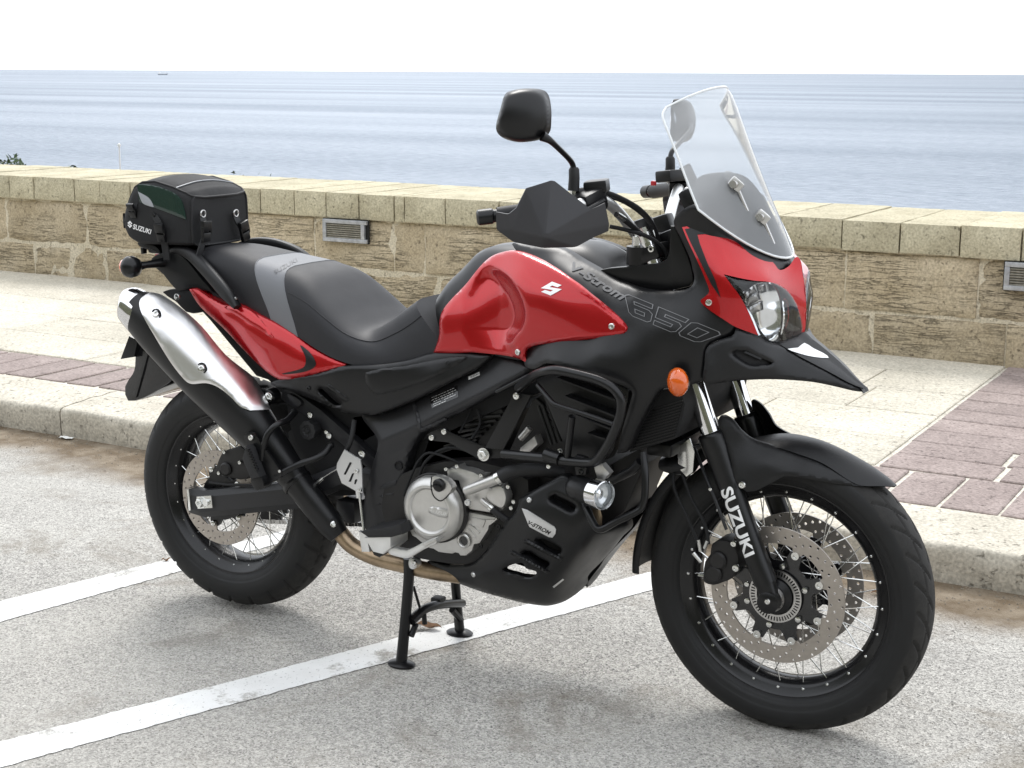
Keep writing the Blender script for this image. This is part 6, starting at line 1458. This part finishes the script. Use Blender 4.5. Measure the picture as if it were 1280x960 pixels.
# piping along the front rim and the sides
bm = BM(); tube(bm, [p for p in rows[-1]], .0032, 8, 0, closed=True); bpart('piping', bm, 'strap')
def edge_line(j, i0=4, i1=nX): return [rows[i][j] for i in range(i0, i1+1)]
bm = BM(); tube(bm, edge_line(8), .0028, 8); bpart('piping', bm, 'strap'); bm = BM(); tube(bm, [Vector((p.x, -p.y, p.z)) for p in edge_line(8)], .0028, 8); bpart('piping', bm, 'strap')
bm = BM(); tube(bm, [rows[48][j]+Vector((0, 0, .002)) for j in range(8, 15)], .0016, 8, 3); bpart('zip_trim', bm, 'bag_reflect')
bm = BM(); tube(bm, [rows[58][j]+Vector((-.015, 0, .002)) for j in range(11, 16)], .0016, 8, 3); bpart('zip_trim', bm, 'bag_reflect')
bgt = bvh(body)
def bskin(name, pts, lift, m, n=3, step=2.5, roll=(1.5, .001), skirt=.002, lam=1e-3, corner=None):
    bm = BM(); panel(bm, pts, tpssurf(bgt, pts, lift, lam, 4), step, roll, skirt, n=n, corner=corner); return bpart(name, bm, m, 45, False)
D_, kD = (140, 200), 6.4
bskin('side_window', T(D_, kD, [(205, 200), (250, 192), (350, 207), (450, 242), (520, 282), (558, 332), (582, 420), (590, 476), (470, 430), (340, 382), (225, 340), (208, 245)]), .002, 'bag_window', corner=(7,))
bskin('reflective_flash', T(D_, kD, [(206, 252), (285, 296), (318, 338), (333, 378), (282, 364), (240, 338)]), .0036, 'bag_reflect', corner=(0, 3))
decal('lettering', textmesh('SUZUKI', .03, .12), [(166.5, 286), (189, 293), (167, 279.5), (190, 287)], bgt, 'white', bag, BO, .0015)
S_ = [[(0, .60), (.55, 1), (1, .68), (.80, .56), (.55, .72), (.42, .62), (1, .40), (.45, 0), (0, .32), (.20, .44), (.45, .28), (.58, .38)]]
decal('emblem', S_, [(160, 284), (166, 286), (159.5, 275), (166, 276.5)], bgt, 'white', bag, BO, .0015)
def strap(pts, w_, name='strap', m='strap', th=.003):
    """flat webbing through 3-D points, width along w_"""
    q = [Vector(p) for p in cr([tuple(p) for p in pts], 5)]; bm = BM(); a = Vector(w_)*.5
    grid(bm, [[p-a, p+a] for p in q]); fixn(bm); bmesh.ops.solidify(bm, geom=bm.faces[:], thickness=th); return bpart(name, bm, m, 30)
def buckle(c, rot, sc_=1.):
    bm = BM(); box(bm, (0, 0, .010), (.010, .026, .022), bev=.003); box(bm, (0, 0, -.014), (.009, .024, .020), bev=.003)
    for sy in (-1, 1): box(bm, (.001, sy*.012, -.001), (.006, .004, .018), bev=.001)
    bmesh.ops.scale(bm, vec=(sc_,)*3, verts=bm.verts); bmesh.ops.transform(bm, matrix=Matrix.Translation(c) @ rot.to_4x4(), verts=bm.verts); return bpart('buckle', bm, 'satin', 30)
xf = bagX1+.012
s1 = [PX(140+722/kD, 200+430/kD, xf), PX(140+735/kD, 200+500/kD, xf+.008), PX(140+745/kD, 200+600/kD, xf+.012), PX(140+720/kD, 200+690/kD, xf+.012), PX(140+700/kD, 200+760/kD, xf+.01)]
strap(s1, (0, .022, 0)); buckle(s1[2]+Vector((.004, 0, .012)), Euler((0, .1, 0)).to_matrix(), 1.25)
s2 = [PX(140+985/kD, 200+425/kD, xf), PX(140+1010/kD, 200+490/kD, xf+.008), PX(140+1050/kD, 200+560/kD, xf+.012), PX(140+1075/kD, 200+630/kD, xf+.012)]
strap(s2, (0, .022, 0)); buckle(s2[2]+Vector((.004, 0, 0)), Euler((.3, .1, 0)).to_matrix(), 1.25)
for c in (s1[0], s2[0]):
    bm = BM(); tube(bm, [c+Vector((.003, .009*math.cos(a), .009*math.sin(a))) for a in [k*math.pi/8 for k in range(16)]], .0022, 8, 0, closed=True); bpart('ring', bm, 'steel')
y0 = -hwB-.004
s3 = [P(140+335/kD, 200+440/kD, y0), P(140+370/kD, 200+500/kD, y0-.004), P(140+395/kD, 200+590/kD, y0-.004), P(140+420/kD, 200+680/kD, y0+.01), P(140+435/kD, 200+800/kD, -.118)]
strap(s3, (.022, 0, .004)); buckle(s3[2]+Vector((0, -.004, .004)), Euler((0, -.25, math.pi/2)).to_matrix(), 1.1)
bm = BM(); lathe(bm, [(-.003, 0), (-.003, .004), (0, .006), (.003, .006)], P(140+335/kD, 200+440/kD, y0), seg=14); bpart('ring', bm, 'satin')
s4 = [P(140+185/kD, 200+345/kD, -.128), P(140+170/kD, 200+400/kD, -.130), P(140+150/kD, 200+445/kD, -.128)]
strap(s4, (.02, 0, .006)); buckle(s4[1]+Vector((0, -.006, 0)), Euler((0, -.4, math.pi/2)).to_matrix(), .9)
